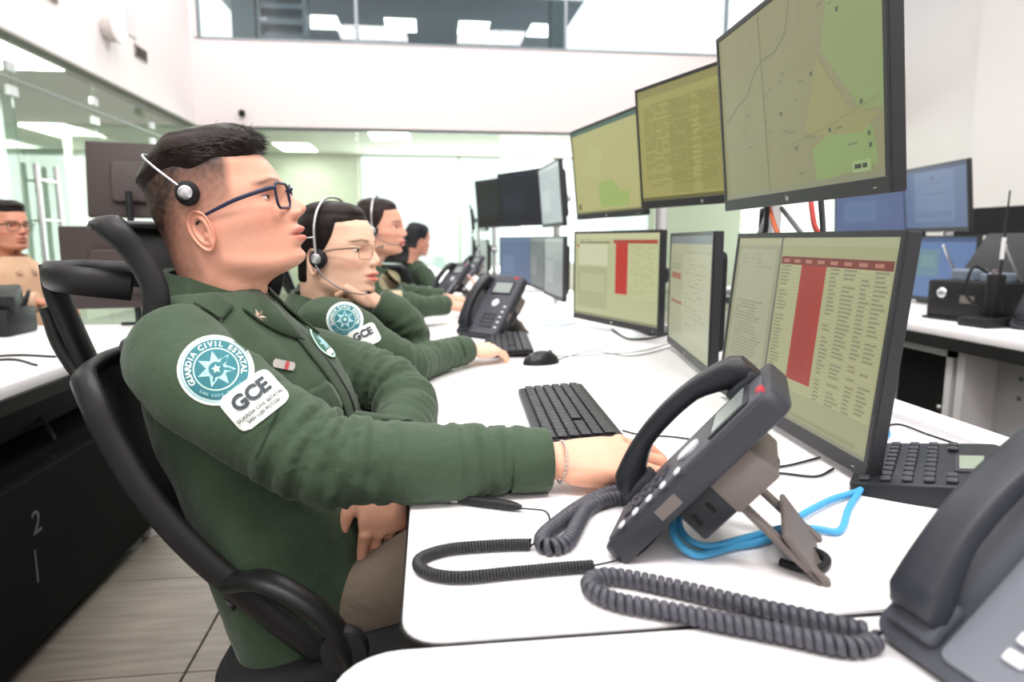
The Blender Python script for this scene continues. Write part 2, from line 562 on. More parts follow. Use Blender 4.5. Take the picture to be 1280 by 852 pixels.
# lower area under the gallery with its big bright window
st('ceiling_lower', bx(-4.5, 6.6, 9.6, 14.1, 2.7, 2.8), mat('lower_ceiling', '#d6dacb', 0.85))
st('wall_lower_left', bx(-4.5, -1.3, 13.9, 14.05, 0, 2.7), CREAM)
st('wall_lower_sill', bx(-1.3, 4.6, 13.9, 14.05, 0, 0.55), CREAM)
st('wall_lower_right', bx(4.6, 6.6, 13.9, 14.05, 0, 2.7), CREAM)
st('wall_lower_side', bx(-4.6, -4.5, 9.6, 14.05, 0, 2.7), CREAM)
w3 = empty('window_3', (1.6, 13.95, 0.55)); w3['kind'] = 'structure'
for a, b in ((-1.3, 0.65), (0.65, 2.6), (2.6, 4.6)):
    add('pane', bx(a + 0.02, b - 0.02, 13.95, 13.96, 0.57, 2.68), glass_mat('clear_glass', '#f2f8f8', 0.02, 1.0), w3, world=True)
    add('frame', join(bx(a, a + 0.03, 13.93, 13.98, 0.55, 2.7), bx(b - 0.03, b, 13.93, 13.98, 0.55, 2.7), bx(a, b, 13.93, 13.98, 0.55, 0.58), bx(a, b, 13.93, 13.98, 2.67, 2.7)), mat('white_frame', '#eef0ee', 0.5), w3, world=True)
# daylight entering through that window
area('window_daylight', (1.6, 13.85, 1.6), (R(-90), 0, 0), 5.6, 2.0, 260, (0.98, 0.99, 1.0))
for n, x, y in (('left', -2.3, 12.87), ('middle', -0.57, 11.25), ('right', 1.17, 12.88)):
    p = empty('ceiling_light', (x, y, 2.7), '%s light panel on the low ceiling before the bright window' % n, 'ceiling light', 'low ceiling light panels')
    add('frame', bx(x - 0.32, x + 0.32, y - 0.52, y + 0.52, 2.688, 2.702), ALU, p, world=True)
    add('diffuser', bx(x - 0.3, x + 0.3, y - 0.5, y + 0.5, 2.678, 2.69), LIGHTP, p, world=True)
    area('low_ceiling_luminaire', (x, y, 2.66), (0, 0, 0), 0.6, 1.0, 25)
w4 = empty('window_4', (1.8, 9.5, 0)); w4['kind'] = 'structure'
for a, b in ((-2.9, -0.9), (-0.9, 1.0), (2.6, 4.5), (4.5, 6.5)):
    add('pane', bx(a + 0.005, b - 0.005, 9.5, 9.51, 0.02, 2.49), GLASS, w4, world=True)
add('head_rail', bx(-2.9, 6.5, 9.49, 9.53, 2.47, 2.5), GM, w4, world=True)

# right wall
wr = st('wall_right', bx(6.55, 6.7, -3.5, 9.4, 0, 6.05), WHITE2)
st('trim_4', bx(6.40, 6.55, 7.42, 7.50, 0, 6.05), WHITE2)
st('wall_right_pier', bx(6.3, 6.55, -3.5, 7.46, 0, 6.05), WHITE2)

# fittings on the left wall
def vent(y, z, label, n=5, w=0.30, h=0.12):
    v = empty('air_vent', (-2.9, y, z), label, 'air vent', 'wall vents')
    add('frame', join(bx(-2.905, -2.885, y - w / 2, y + w / 2, z + h / 2 - 0.012, z + h / 2), bx(-2.905, -2.885, y - w / 2, y + w / 2, z - h / 2, z - h / 2 + 0.012),
                      bx(-2.905, -2.885, y - w / 2, y - w / 2 + 0.012, z - h / 2, z + h / 2), bx(-2.905, -2.885, y + w / 2 - 0.012, y + w / 2, z - h / 2, z + h / 2)), mat('vent_grey', '#a59c98', 0.5), v, world=True)
    add('backing', bx(-2.903, -2.899, y - w / 2, y + w / 2, z - h / 2, z + h / 2), mat('vent_dark', '#5b5452', 0.8), v, world=True)
    for i in range(n):
        zz = z - h / 2 + h * (i + 0.5) / n
        add('slat', xf(box(0.02, w - 0.02, 0.004), frame((-2.892, y, zz), 0, 0, R(30))), mat('vent_grey', '#a59c98', 0.5), v, world=True)
vent(7.76, 2.95, 'louvred air vent right of the round white wall speaker')
vent(6.0, 2.97, 'louvred air vent cut by the top edge of the picture')
sp = empty('wall_speaker', (-2.9, 6.99, 2.97), 'round white speaker on the upper left wall', 'speaker')
add('housing', xf(lathe([(0.05, 0), (0.10, 0.0), (0.115, 0.03), (0.12, 0.09), (0.125, 0.11)], 28, 'x'), frame((-2.9, 6.99, 2.97))), mat('speaker_grey', '#cfc8c6', 0.5), sp, world=True, smooth=0.7)
add('grille', xf(lathe([(0.132, 0.105), (0.136, 0.115), (0.130, 0.128), (0.06, 0.137), (0.01, 0.139)], 28, 'x'), frame((-2.9, 6.99, 2.97))), mat('speaker_white', '#f4f1ee', 0.5), sp, world=True, smooth=0.7)
add('wall_panel', bx(-2.905, -2.887, 7.5, 7.68, 3.06, 3.32, 0.004), mat('panel_grey', '#dcd8da', 0.5), None, world=True, label='small pale grey panel on the left wall above the vent', cat='wall panel')
cs = empty('security_camera', (-2.32, 9.4, 2.65), 'tiny dark camera on the white beam above the seated man', 'camera')
add('bracket', bx(-2.34, -2.30, 9.36, 9.4, 2.63, 2.67), ALU, cs, world=True)
add('body', ball((-2.32, 9.34, 2.65), 0.045), BLACKM, cs, world=True, smooth=3.2)

# ============================================================ desks
LAM = mat('white_laminate', '#f3f2f3', 0.28, var=0.01, vscale=6)
BAND = mat('black_edge_band', '#151516', 0.5)
STEEL = mat('dark_steel', '#26272a', 0.45, 0.3)

def desk(x0, x1, y0, y1, label, r=0.035, legs=True, group=None):
    cx, cy = (x0 + x1) / 2, (y0 + y1) / 2
    d = empty('desk', (cx, cy, 0), label, 'desk', group)
    w, h = x1 - x0, y1 - y0
    add('desk_top', prism(rrect(w, h, r), DZ - 0.024, DZ, 0.0015, 2), LAM, d, smooth=0.5)
    add('edge_band', prism(rrect(w + 0.005, h + 0.005, r + 0.0025), DZ - 0.026, DZ - 0.0035, 0.001, 1), BAND, d, smooth=0.5)
    if legs:
        for sy in (-1, 1):
            yy = sy * (h / 2 - 0.12)
            add('leg', join(bx(-w / 2 + 0.22, -w / 2 + 0.28, yy - 0.03, yy + 0.03, 0.03, DZ - 0.026), bx(w / 2 - 0.10, w / 2 - 0.04, yy - 0.03, yy + 0.03, 0.03, DZ - 0.026), bx(-w / 2 + 0.2, w / 2 - 0.03, yy - 0.035, yy + 0.035, 0.0, 0.03)), STEEL, d)
        add('modesty_panel', bx(w / 2 - 0.14, w / 2 - 0.12, -h / 2 + 0.1, h / 2 - 0.1, 0.2, DZ - 0.026), STEEL, d)
    return d

desk(-0.075, 0.92, -0.55, 0.503, 'white desk end in the foreground under the large grey telephone', 0.05)
dm = desk(-0.027, 0.905, 0.513, 2.325, 'long white desk where the man with the glasses works')
add('rear_ledge', bx(0.40, 0.47, -0.90, 0.90, DZ - 0.024, DZ + 0.012, 0.003), LAM, dm)
desk(-0.036, 0.905, 2.337, 4.10, 'white desk before the second woman, past the first joint')
desk(-0.036, 0.905, 4.112, 6.1, 'white desk further down the row near the bent-over person')
desk(-0.30, 0.905, 6.2, 8.6, 'farthest white desk of the row, toward the bright window')

# left desk with black cabinet below
ld = empty('desk', (-1.6, 2.1, 0), 'white desk at the left with a black cabinet front', 'desk')
add('desk_top', bx(-2.3, -0.94, 0.9, 2.76, DZ - 0.03, DZ, 0.003), LAM, ld, world=True, smooth=0.5)
add('edge_band', bx(-2.302, -0.936, 0.898, 2.762, DZ - 0.065, DZ - 0.03, 0.002), BAND, ld, world=True)
cabm = mat('black_cabinet', '#0e0f10', 0.75, var=0.15, vscale=5, spec=0.12)
add('cabinet_body', bx(-1.75, -1.02, 1.0, 2.52, 0.06, 0.50), cabm, ld, world=True)
add('front_panel', bx(-1.02, -0.985, 1.0, 2.52, 0.05, 0.47, 0.004), cabm, ld, world=True)
add('cable_tray', bx(-1.5, -1.12, 1.0, 2.6, 0.52, 0.60), mat('tray_black', '#101112', 0.6), ld, world=True)
add('foot', lathe([(0.03, 0), (0.034, 0.01), (0.03, 0.06), (0.022, 0.09)], 14), mat('white_foot', '#d8d8d6', 0.4), ld, smooth=0.6).location = (-1.01 + 1.6, 2.47 - 2.1, 0)
add('rear_leg', bx(-2.2, -2.12, 1.2, 2.5, 0, DZ - 0.065), STEEL, ld, world=True)
chalk = mat('chalk', '#5e6062', 0.9)
Mk = Matrix.Translation((-0.984, 1.75, 0.35)) @ Matrix(((0, 0, 1, 0), (1, 0, 0, 0), (0, 1, 0, 0), (0, 0, 0, 1)))
add('number_mark', xf(text_geo('2', 0.085, extrude=0.0004), Mk), mat('chalk', '#5e6062', 0.9), ld, world=True)
add('chalk_stroke', xf(box(0.006, 0.085, 0.0008, (-0.02, -0.105, 0)), Mk), chalk, ld, world=True)
for k, (pts) in enumerate(([(-1.15, 1.55, 0.52), (-1.05, 1.75, 0.42), (-1.03, 1.95, 0.48), (-1.15, 2.1, 0.56)], [(-1.2, 1.4, 0.56), (-1.05, 1.5, 0.50), (-1.02, 1.62, 0.53), (-1.2, 1.8, 0.58)])):
    add('tray_cable', tube(pts, 0.006, 6), mat('grey_cable', '#5d5f62', 0.5), ld, world=True, smooth=1)

# right desk in the background
rd = empty('desk', (2.3, 2.6, 0), 'white counter desk behind the monitors at the right', 'desk')
add('desk_top', bx(1.87, 2.75, 0.9, 4.4, DZ - 0.03, DZ, 0.003), LAM, rd, world=True, smooth=0.5)
add('edge_band', bx(1.867, 2.753, 0.897, 4.403, DZ - 0.075, DZ - 0.03, 0.002), BAND, rd, world=True)
wf = mat('pale_frame', '#d9d9da', 0.45, 0.2)
add('side_panel', bx(1.92, 2.7, 2.20, 2.235, 0.0, DZ - 0.075), wf, rd, world=True)
for y0, y1 in ((2.26, 2.60), (2.63, 3.0), (3.03, 3.4), (3.43, 3.8)):
    f = add('cabinet_door', bx(1.935, 1.955, y0 + 0.035, y1 - 0.035, 0.12, DZ - 0.11, 0.003), mat('black_gloss', '#121314', 0.25), rd, world=True)
    add('door_frame', join(bx(1.92, 1.96, y0, y0 + 0.03, 0.05, DZ - 0.076), bx(1.92, 1.96, y1 - 0.03, y1, 0.05, DZ - 0.076), bx(1.92, 1.96, y0, y1, DZ - 0.11, DZ - 0.076), bx(1.92, 1.96, y0, y1, 0.05, 0.1)), wf, rd, world=True)
    add('door_knob', ball((1.93, y0 + 0.055, 0.42), 0.009), ALU, f, world=True, smooth=3.2)
pp = add('perforated_panel', bx(2.05, 2.07, 1.0, 2.20, 0.05, DZ - 0.075), mat('grey_panel', '#b9bcc0', 0.5, var=0.03), rd, world=True)
hol = mat('hole_dark', '#6f7276', 0.8)
g = []
for iy in range(8):
    for iz in range(2):
        g.append(xf(lathe([(0.009, 0), (0.009, 0.002)], 10, 'x'), frame((2.047, 1.5 + iy * 0.085, 0.50 + iz * 0.07))))
add('ventilation_holes', join(*g), hol, pp, world=True, kind='stuff')

# black partition behind the right desk
pt = empty('partition_screen', (3.05, 2.6, 0), 'black partition behind the right counter desk', 'partition')
add('panel', bx(3.0, 3.06, 1.2, 3.62, 0.1, 1.225), mat('black_fabric', '#141416', 0.85, bump=0.3), pt, world=True)
add('rail', bx(2.96, 3.0, 1.2, 3.62, 1.05, 1.075), mat('pale_frame', '#d9d9da'), pt, world=True)
add('foot', bx(2.9, 3.16, 1.4, 1.46, 0, 0.1), STEEL, pt, world=True)
add('foot', bx(2.9, 3.16, 3.3, 3.36, 0, 0.1), STEEL, pt, world=True)

# ============================================================ monitors
MB = mat('monitor_bezel', '#2c2d30', 0.42)
MBK = mat('monitor_back', '#232426', 0.55, bump=0.1, bscale=700)
LOGO = mat('logo_silver', '#d5d7da', 0.3, 0.7)

def screen_layers(parent, W, H, items):
    """items: (u0, v0, u1, v1, colour[, layer]) quads or ('line', [(u,v)...], width, colour)"""
    by = {}
    for it in items:
        if it[0] == 'line':
            _, pts, wd, c = it
            for (a, b), (c2, d) in zip(pts, pts[1:]):
                p = Vector((a * W, b * H)); q = Vector((c2 * W, d * H)); t = (q - p).normalized(); nn = Vector((-t.y, t.x)) * wd / 2
                by.setdefault((c, 3), []).append([p - nn - t * wd * .3, q - nn + t * wd * .3, q + nn + t * wd * .3, p + nn - t * wd * .3])
        elif it[0] == 'poly':
            by.setdefault((it[2], it[3]), []).append([Vector((a * W, b * H)) for a, b in it[1]])
        else:
            u0, v0, u1, v1, c = it[:5]; l = it[5] if len(it) > 5 else 1
            by.setdefault((c, l), []).append([Vector((u0 * W, v0 * H)), Vector((u1 * W, v0 * H)), Vector((u1 * W, v1 * H)), Vector((u0 * W, v1 * H))])
    for (c, l), qs in by.items():
        V = []; Fc = []
        for q in qs:
            k = len(V); V += [(p.x - W / 2, p.y, 0.0002 * l) for p in q]; Fc.append(tuple(range(k, k + len(q))))
        o = add('screen_image', (V, Fc), emis(c, EM), parent)
        if len(qs) > 8: o['kind'] = 'stuff'
EM = 0.8

def text_rows(u0, u1, v0, v1, n, c, rnd, fill=0.85, th=0.4, words=6, layer=3):
    out = []
    dv = (v1 - v0) / n
    for i in range(n):
        u = u0
        end = u0 + (u1 - u0) * (0.55 + 0.45 * rnd.random())
        while u < end:
            l = (u1 - u0) / words * (0.35 + rnd.random())
            if rnd.random() < fill:
                out.append((u, v1 - dv * (i + th), min(u + l, u1), v1 - dv * (i + 0.05), c, layer))
            u += l + (u1 - u0) / words * 0.18
    return out

def monitor(bl, br, z, tilt, items, base, label, group, W=0.53, H=0.322, logo=True, cat='monitor'):
    bl = Vector((bl[0], bl[1], z)); br = Vector((br[0], br[1], z))
    x = (br - bl).normalized(); up = Vector((0, 0, 1)); n = x.cross(up)
    y = up * math.cos(tilt) + n * math.sin(tilt)
    zz = x.cross(y)
    M = Matrix((x, y, zz)).transposed().to_4x4(); M.translation = (bl + br) / 2
    o = empty('monitor', M, label, cat, group)
    hs = add('housing', prism(rrect(W, H, 0.004, 3, 0, H / 2), -0.020, 0.0, 0.0015, 1), MB, o, smooth=0.5)
    add('rear_bulge', join(prism(rrect(W * 0.8, H * 0.72, 0.02, 4, 0, H * 0.5), -0.045, -0.019, 0.008, 3), box(0.11, 0.11, 0.02, (0, H / 2, -0.052), 0.004)), MBK, o, smooth=0.5)
    b, bb = 0.009, 0.021
    bz = 0.003
    add('bezel', join(bx(-W / 2, W / 2, 0, bb, 0, bz, 0.0008, 1), bx(-W / 2, W / 2, H - b, H, 0, bz, 0.0008, 1), bx(-W / 2, -W / 2 + b, bb, H - b, 0, bz, 0.0008, 1), bx(W / 2 - b, W / 2, bb, H - b, 0, bz, 0.0008, 1)), MB, o)
    SW, SH = W - 2 * b, H - b - bb
    s = add('screen', ([(-SW / 2, 0, 0), (SW / 2, 0, 0), (SW / 2, SH, 0), (-SW / 2, SH, 0)], [(0, 1, 2, 3)]), emis(base, EM), o)
    s.location = (0, bb, 0.0008)
    if items:
        screen_layers(s, SW, SH, items)
    if logo:
        lg = add('logo', join(xf(text_geo('hp', 0.011, bold=0.0003), frame((0, bb * 0.5, bz + 0.0004)))), LOGO, o)
        add('power_light', box(0.006, 0.0012, 0.0006, (W / 2 - 0.03, bb * 0.4, bz + 0.0003)), LOGO, o)
    return o

rn = random.Random(3)
# content of the near lower screen: document beside a table with one red column
def table_screen(doc=True, rows=34):
    it = []
    it += [(0, 0.955, 1, 1, '#adae8a'), (0.0, 0.0, 0.36, 0.955, '#9d9d80')]
    if doc:
        it += [(0.03, 0.02, 0.335, 0.93, '#a9a98c', 2)]
        it += text_rows(0.05, 0.31, 0.80, 0.90, 4, '#96987c', rn, 0.6)
        it += text_rows(0.05, 0.31, 0.20, 0.60, 20, '#8a876f', rn, 0.95, 0.45, 8)
    it += [(0.36, 0, 0.375, 1, '#6f7160', 2), (0.38, 0.90, 0.99, 0.955, '#a5a57c', 2), (0.38, 0.85, 0.99, 0.895, '#7c342d', 2)]
    for k in range(8):
        it.append((0.40 + 0.073 * k, 0.862, 0.44 + 0.073 * k, 0.88, '#b77a68', 4))
    it += [(0.38, 0.16, 0.99, 0.85, '#b1b287', 2)]
    dv = 0.69 / rows
    for i in range(rows):
        v = 0.85 - dv * (i + 1)
        it.append((0.38, v, 0.99, v + 0.0022, '#9a9b72', 3))
        for u, w in ((0.39, 0.07), (0.70, 0.05), (0.77, 0.07), (0.86, 0.05), (0.92, 0.065)):
            if rn.random() < 0.86:
                it.append((u, v + dv * 0.28, u + w * (0.5 + 0.5 * rn.random()), v + dv * 0.68, '#86846a', 4))
    it += [(0.525, 0.22, 0.675, 0.85, '#a8332d', 5)]
    for i in range(30):
        v = 0.85 - dv * (i + 1)
        it.append((0.535, v + dv * 0.3, 0.535 + 0.12 * (0.6 + 0.4 * rn.random()), v + dv * 0.65, '#9a2d28', 6))
    it += [(0.38, 0.03, 0.95, 0.05, '#94956e', 3), (0, 0, 1, 0.02, '#8f9078', 4)]
    return it

monitor((0.592, 1.312), (0.561, 0.787), 0.742, R(-5), table_screen(), '#a3a47e',
        'lower monitor nearest the camera showing a document beside a red table column', 'monitors of the first workstation')

def form_screen():
    it = [(0, 0.0, 1, 0.90, '#a9ab8c'), (0, 0.93, 1, 1, '#6f7a80', 2), (0.05, 0.1, 0.35, 0.84, '#a3a587', 2),
          (0.37, 0.1, 0.98, 0.84, '#b0b193', 2), (0.06, 0.60, 0.32, 0.66, '#9b5f50', 3), (0.06, 0.37, 0.36, 0.40, '#9b5f50', 3)]
    it += text_rows(0.06, 0.30, 0.68, 0.74, 2, '#707258', rn, 0.9)
    it += text_rows(0.42, 0.9, 0.2, 0.8, 16, '#9a9b80', rn, 0.6)
    it += [('line', [(0.4, 0.86), (0.98, 0.86)], 0.002, '#8c8e74'), ('line', [(0.37, 0.1), (0.37, 0.84)], 0.002, '#8c8e74')]
    return it
monitor((0.712, 1.958), (0.614, 1.408), 0.748, 0.0, form_screen(), '#a7a98c',
        'middle lower monitor, steeply turned, with a pale form on screen', 'monitors of the first workstation')

def red_sheet():
    it = [(0, 0.94, 1, 1, '#cfd2a4'), (0.05, 0.62, 0.43, 0.88, '#d6d9b4', 2), (0.03, 0.1, 0.43, 0.6, '#b5b98f', 2), (0.08, 0.3, 0.4, 0.52, '#c0c49a', 3),
          (0.07, 0.885, 0.46, 0.90, '#6b5b45', 3), (0.50, 0.885, 0.98, 0.925, '#b4463a', 3), (0.03, 0.84, 0.06, 0.875, '#c2584a', 3),
          (0.53, 0.31, 0.67, 0.885, '#c8342b', 4), (0.68, 0.28, 0.98, 0.88, '#cacd9c', 2), (0.0, 0.0, 1, 0.03, '#8e9170', 3)]
    it += text_rows(0.70, 0.97, 0.30, 0.86, 22, '#b3b684', rn, 0.7)
    it += text_rows(0.08, 0.3, 0.90, 0.93, 1, '#a55', rn, 0.7)
    return [tuple('#aa5550' if x == '#a55' else x for x in q) for q in it]
monitor((0.545, 2.507), (0.702, 2.012), 0.76, 0.0, red_sheet(), '#c3c799',
        'far lower monitor with one bright red column on a yellowish sheet', 'monitors of the first workstation')

def map_screen():
    it = [('poly', [(0.74, 1.0), (1, 1), (1, 0.28), (0.9, 0.30), (0.82, 0.45), (0.72, 0.62), (0.75, 0.8)], '#8b9a62', 1),
          ('poly', [(0.68, 0.02), (0.66, 0.18), (0.8, 0.27), (0.95, 0.22), (0.97, 0.06)], '#8a9f62', 1),
          ('poly', [(0.62, 0.28), (0.70, 0.60), (0.78, 0.45), (0.85, 0.32), (0.98, 0.26), (0.9, 0.2), (0.7, 0.24)], '#96925f', 2),
          (0, 0, 1, 0.03, '#8a8b6e', 3)]
    it += [('line', [(0.34, 0.98), (0.35, 0.75), (0.36, 0.45), (0.375, 0.02)], 0.0022, '#5f6650'),
           ('line', [(0.05, 0.48), (0.15, 0.56), (0.22, 0.58), (0.30, 0.70), (0.35, 0.735), (0.45, 0.74), (0.52, 0.80), (0.56, 0.98)], 0.0018, '#66705f'),
           ('line', [(0.42, 0.20), (0.55, 0.24), (0.75, 0.27), (0.98, 0.33)], 0.001, '#7c7c55'),
           ('line', [(0.0, 0.30), (0.2, 0.32), (0.36, 0.30)], 0.0008, '#7f8063'), ('line', [(0.6, 0.95), (0.63, 0.6), (0.6, 0.3)], 0.0008, '#83845f'),
           ('line', [(0.12, 0.9), (0.2, 0.6), (0.2, 0.1)], 0.0007, '#81825f'), ('line', [(0.42, 0.55), (0.6, 0.62), (0.75, 0.68)], 0.0007, '#80815c')]
    for _ in range(26):
        u, v = rn.random() * 0.9, rn.random() * 0.9 + 0.05
        it.append((u, v, u + 0.012 + rn.random() * 0.03, v + 0.008, '#74745a', 4))
    for u, v in ((0.66, 0.53), (0.47, 0.40), (0.56, 0.2), (0.75, 0.24), (0.90, 0.32), (0.8, 0.75), (0.93, 0.18), (0.935, 0.13)):
        it.append((u, v, u + 0.012, v + 0.02, '#4b5640', 4))
    it += [(0.87, 0.05, 0.90, 0.07, '#33382b', 5), (0.905, 0.05, 0.925, 0.07, '#33382b', 5), (0.86, 0.035, 0.94, 0.085, '#9db07a', 4)]
    return it
monitor((0.601, 1.335), (0.568, 0.79), 1.108, R(6), map_screen(), '#8f8c66',
        'upper monitor nearest the camera showing a street map', 'monitors of the first workstation', W=0.545, H=0.33)

def sheet_screen():
    it = [(0, 0.93, 1, 1, '#97925a'), (0.0, 0.0, 1, 0.03, '#6b683f', 2), (0.27, 0.05, 0.44, 0.86, '#a09b5c', 2), (0.5, 0.05, 0.66, 0.86, '#a09b5c', 2), (0.76, 0.05, 0.92, 0.86, '#a09b5c', 2)]
    it += text_rows(0.05, 0.96, 0.12, 0.86, 34, '#8f894f', rn, 0.6, 0.45, 12)
    it += [(0.93, 0.92, 0.96, 0.97, '#4a4630', 4)]
    return it
monitor((0.607, 1.904), (0.757, 1.398), 1.137, R(6), sheet_screen(), '#aaa565',
        'middle upper monitor with an olive spreadsheet on screen', 'monitors of the first workstation')

def map2_screen():
    it = [(0, 0.955, 1, 1, '#4d6b60', 2), ('poly', [(0.42, 0.06), (0.4, 0.34), (0.62, 0.36), (0.72, 0.22), (0.85, 0.2), (0.84, 0.05)], '#a3b868', 2),
          ('poly', [(0.1, 0.5), (0.3, 0.8), (0.5, 0.7), (0.42, 0.4)], '#c0bd80', 1), (0.04, 0.05, 0.08, 0.12, '#4a4a30', 4), (0, 0, 1, 0.02, '#7d7c4e', 4)]
    it += [('line', [(0.05, 0.62), (0.3, 0.55), (0.6, 0.6), (0.95, 0.52)], 0.001, '#a9a66e'), ('line', [(0.55, 0.95), (0.5, 0.6), (0.58, 0.1)], 0.001, '#a9a66e')]
    return it
monitor((0.566, 2.555), (0.656, 2.045), 1.125, R(6), map2_screen(), '#bbb77c',
        'far upper monitor showing a pale yellow map with a green corner', 'monitors of the first workstation')

# the second and third workstations down the row: dark or pale blue screens
def plain_screen(c1, c2):
    return [(0, 0.93, 1, 1, c2), (0.1, 0.2, 0.5, 0.6, c2, 2)] + text_rows(0.15, 0.8, 0.3, 0.8, 8, c2, rn, 0.6)
EM2 = EM
SH = 2.45
for (bl, br, z, t, c1, c2, lab) in (
        ((0.65, 3.80), (0.655, 3.28), 0.748, 0, '#8f9596', '#a6acac', 'edge-on lower monitor past the far end of the first workstation'),
        ((0.66, 4.44), (0.675, 3.92), 0.75, 0, '#6f7678', '#878d8e', 'second edge-on lower monitor beside the blue screen'),
        ((0.52, 4.90), (0.66, 4.42), 0.75, 0, '#66789a', '#7386a8', 'lower monitor down the row with a plain blue screen'),
        ((0.645, 3.84), (0.66, 3.30), 1.118, R(5), '#c7d3d4', '#d8e2e2', 'edge-on upper monitor of the second workstation'),
        ((0.47, 4.30), (0.70, 3.86), 1.135, R(5), '#23242f', '#2c2e3c', 'dark upper monitor of the second workstation, nearer one'),
        ((0.36, 4.86), (0.58, 4.38), 1.135, R(5), '#1f2023', '#2a2b2e', 'dark upper monitor of the second workstation, farther one'),
        ((0.50, 6.55), (0.52, 6.03), 0.735, 0, '#2b2d30', '#3a3c40', 'edge-on dark monitor far down the row'),
        ((0.50, 6.60), (0.52, 6.05), 1.13, R(5), '#2b2d30', '#3a3c40', 'edge-on upper monitor far down the row'),
        ((0.50, 8.3), (0.50, 7.75), 1.12, R(5), '#c9dadc', '#d6e4e4', 'pale upper monitor at the far end of the row'),
        ((0.50, 8.3), (0.50, 7.75), 0.78, 0, '#3a4044', '#4a5054', 'dark lower monitor at the far end of the row')):
    monitor(bl, br, z, t, plain_screen(c1, c2), c1, lab, 'monitors further down the row', logo=False)

# right background workstation
BL1, BL2 = '#5c6f94', '#6e82a6'
def blue_doc():
    it = [(0, 0.94, 1, 1, '#39476b', 2), (0.18, 0.1, 0.82, 0.92, '#6a7ea2', 1)]
    it += [(0.46, 0.78, 0.50, 0.86, '#4a5b7c', 3), (0.38, 0.72, 0.62, 0.735, '#52648a', 3), (0.3, 0.55, 0.75, 0.565, '#52648a', 3)]
    it += text_rows(0.25, 0.8, 0.16, 0.26, 3, '#46567a', rn, 0.95)
    return it
monitor((2.50, 3.35), (2.42, 2.82), 1.09, R(7), blue_doc(), BL1, 'upper right monitor on the background desk with a blue document', 'monitors of the background desk', logo=False)
monitor((2.38, 3.78), (2.56, 3.30), 1.07, R(5), plain_screen(BL1, BL2), '#66759a', 'upper left monitor on the background desk, half hidden', 'monitors of the background desk', logo=False)
monitor((2.47, 3.33), (2.45, 2.80), 0.75, 0, [(0, 0.93, 1, 1, '#46587f', 2), (0.2, 0.35, 0.55, 0.8, '#6f8fa0', 2), (0.3, 0.5, 0.5, 0.7, '#7b9aa0', 3)], '#6480b0', 'lower right monitor on the background desk behind the black case', 'monitors of the background desk', logo=False)
monitor((2.36, 3.80), (2.47, 3.36), 0.76, 0, [('line', [(0.1, 0.35), (0.8, 0.5)], 0.006, '#45567c'), (0.75, 0, 0.8, 1, '#4d6088', 2)], '#5a719f', 'lower left monitor on the background desk with a diagonal line', 'monitors of the background desk', logo=False)

# monitor poles with arms
def pole(x, y, label, arms, h=1.42):
    p = empty('monitor_pole', (x, y, DZ), label, 'monitor stand', 'monitor poles')
    PW = mat('pole_white', '#dfe1e2', 0.35, 0.4)
    add('base_plate', box(0.13, 0.2, 0.012, (0, 0, 0.006), 0.004), SATIN, p)
    add('column', lathe([(0.021, 0.0), (0.021, h - DZ), (0.015, h - DZ + 0.005)], 20), PW, p, smooth=0.6)
    for (ax, ay, az) in arms:
        e = Vector((ax - x, ay - y, az - DZ))
        c = add('clamp', xf(lathe([(0.032, -0.025), (0.034, 0), (0.032, 0.025)], 18), frame((0, 0, e.z))), SATIN, p, smooth=0.6)
        mid = Vector((e.x * 0.35 + 0.04, e.y * 0.55, e.z))
        add('arm', tube([(0, 0, e.z), mid, e], [(0.018, 0.012), (0.016, 0.011), (0.014, 0.010)], 8, 6), PW, p, smooth=0.8)
        add('joint', ball(e, 0.02), SATIN, p, smooth=3.2)
    return p
pole(0.80, 1.53, 'silver pole carrying the near monitors of the first workstation', [(0.635, 1.05, 0.90), (0.72, 1.70, 0.92), (0.645, 1.06, 1.27), (0.745, 1.66, 1.30)])
pole(0.80, 2.30, 'white pole behind the far monitors of the first workstation', [(0.68, 2.28, 0.93), (0.67, 2.30, 1.28)])
pole(0.78, 4.12, 'white pole of the second workstation', [(0.71, 3.55, 0.92), (0.72, 4.15, 0.92), (0.71, 3.57, 1.28), (0.645, 4.10, 1.3)])
pole(0.62, 6.4, 'white pole of the workstation far down the row', [(0.57, 6.30, 0.97), (0.57, 6.33, 1.3)])
pole(0.60, 8.1, 'pole at the far end of the row', [(0.56, 8.0, 0.95), (0.56, 8.02, 1.28)])
pole(2.62, 3.2, 'pole carrying the background desk monitors', [(2.53, 3.08, 0.92), (2.5, 3.55, 0.93), (2.53, 3.08, 1.25), (2.53, 3.52, 1.24)])

# ============================================================ telephones
PH_DARK = mat('phone_charcoal', '#2f3138', 0.45, bump=0.12, bscale=1200)
PH_HAND = mat('handset_black', '#1e2026', 0.40, bump=0.12, bscale=1200)
PH_GREY = mat('phone_taupe', '#6a625f', 0.5, bump=0.08, bscale=900)
PH_FACE = mat('phone_face_grey', '#4a4c54', 0.45)
KEYM = mat('phone_key', '#c9cbcf', 0.45)
KEYD = mat('phone_key_dark', '#3a3c42', 0.5)
LCD = mat('phone_lcd', '#8b9491', 0.25)

def slab(a, z0):
    """matrix from (across, along the slope, off the face) to the phone's own frame"""
    return Matrix(((1, 0, 0, 0), (0, math.cos(a), -math.sin(a), 0), (0, math.sin(a), math.cos(a), z0), (0, 0, 0, 1)))

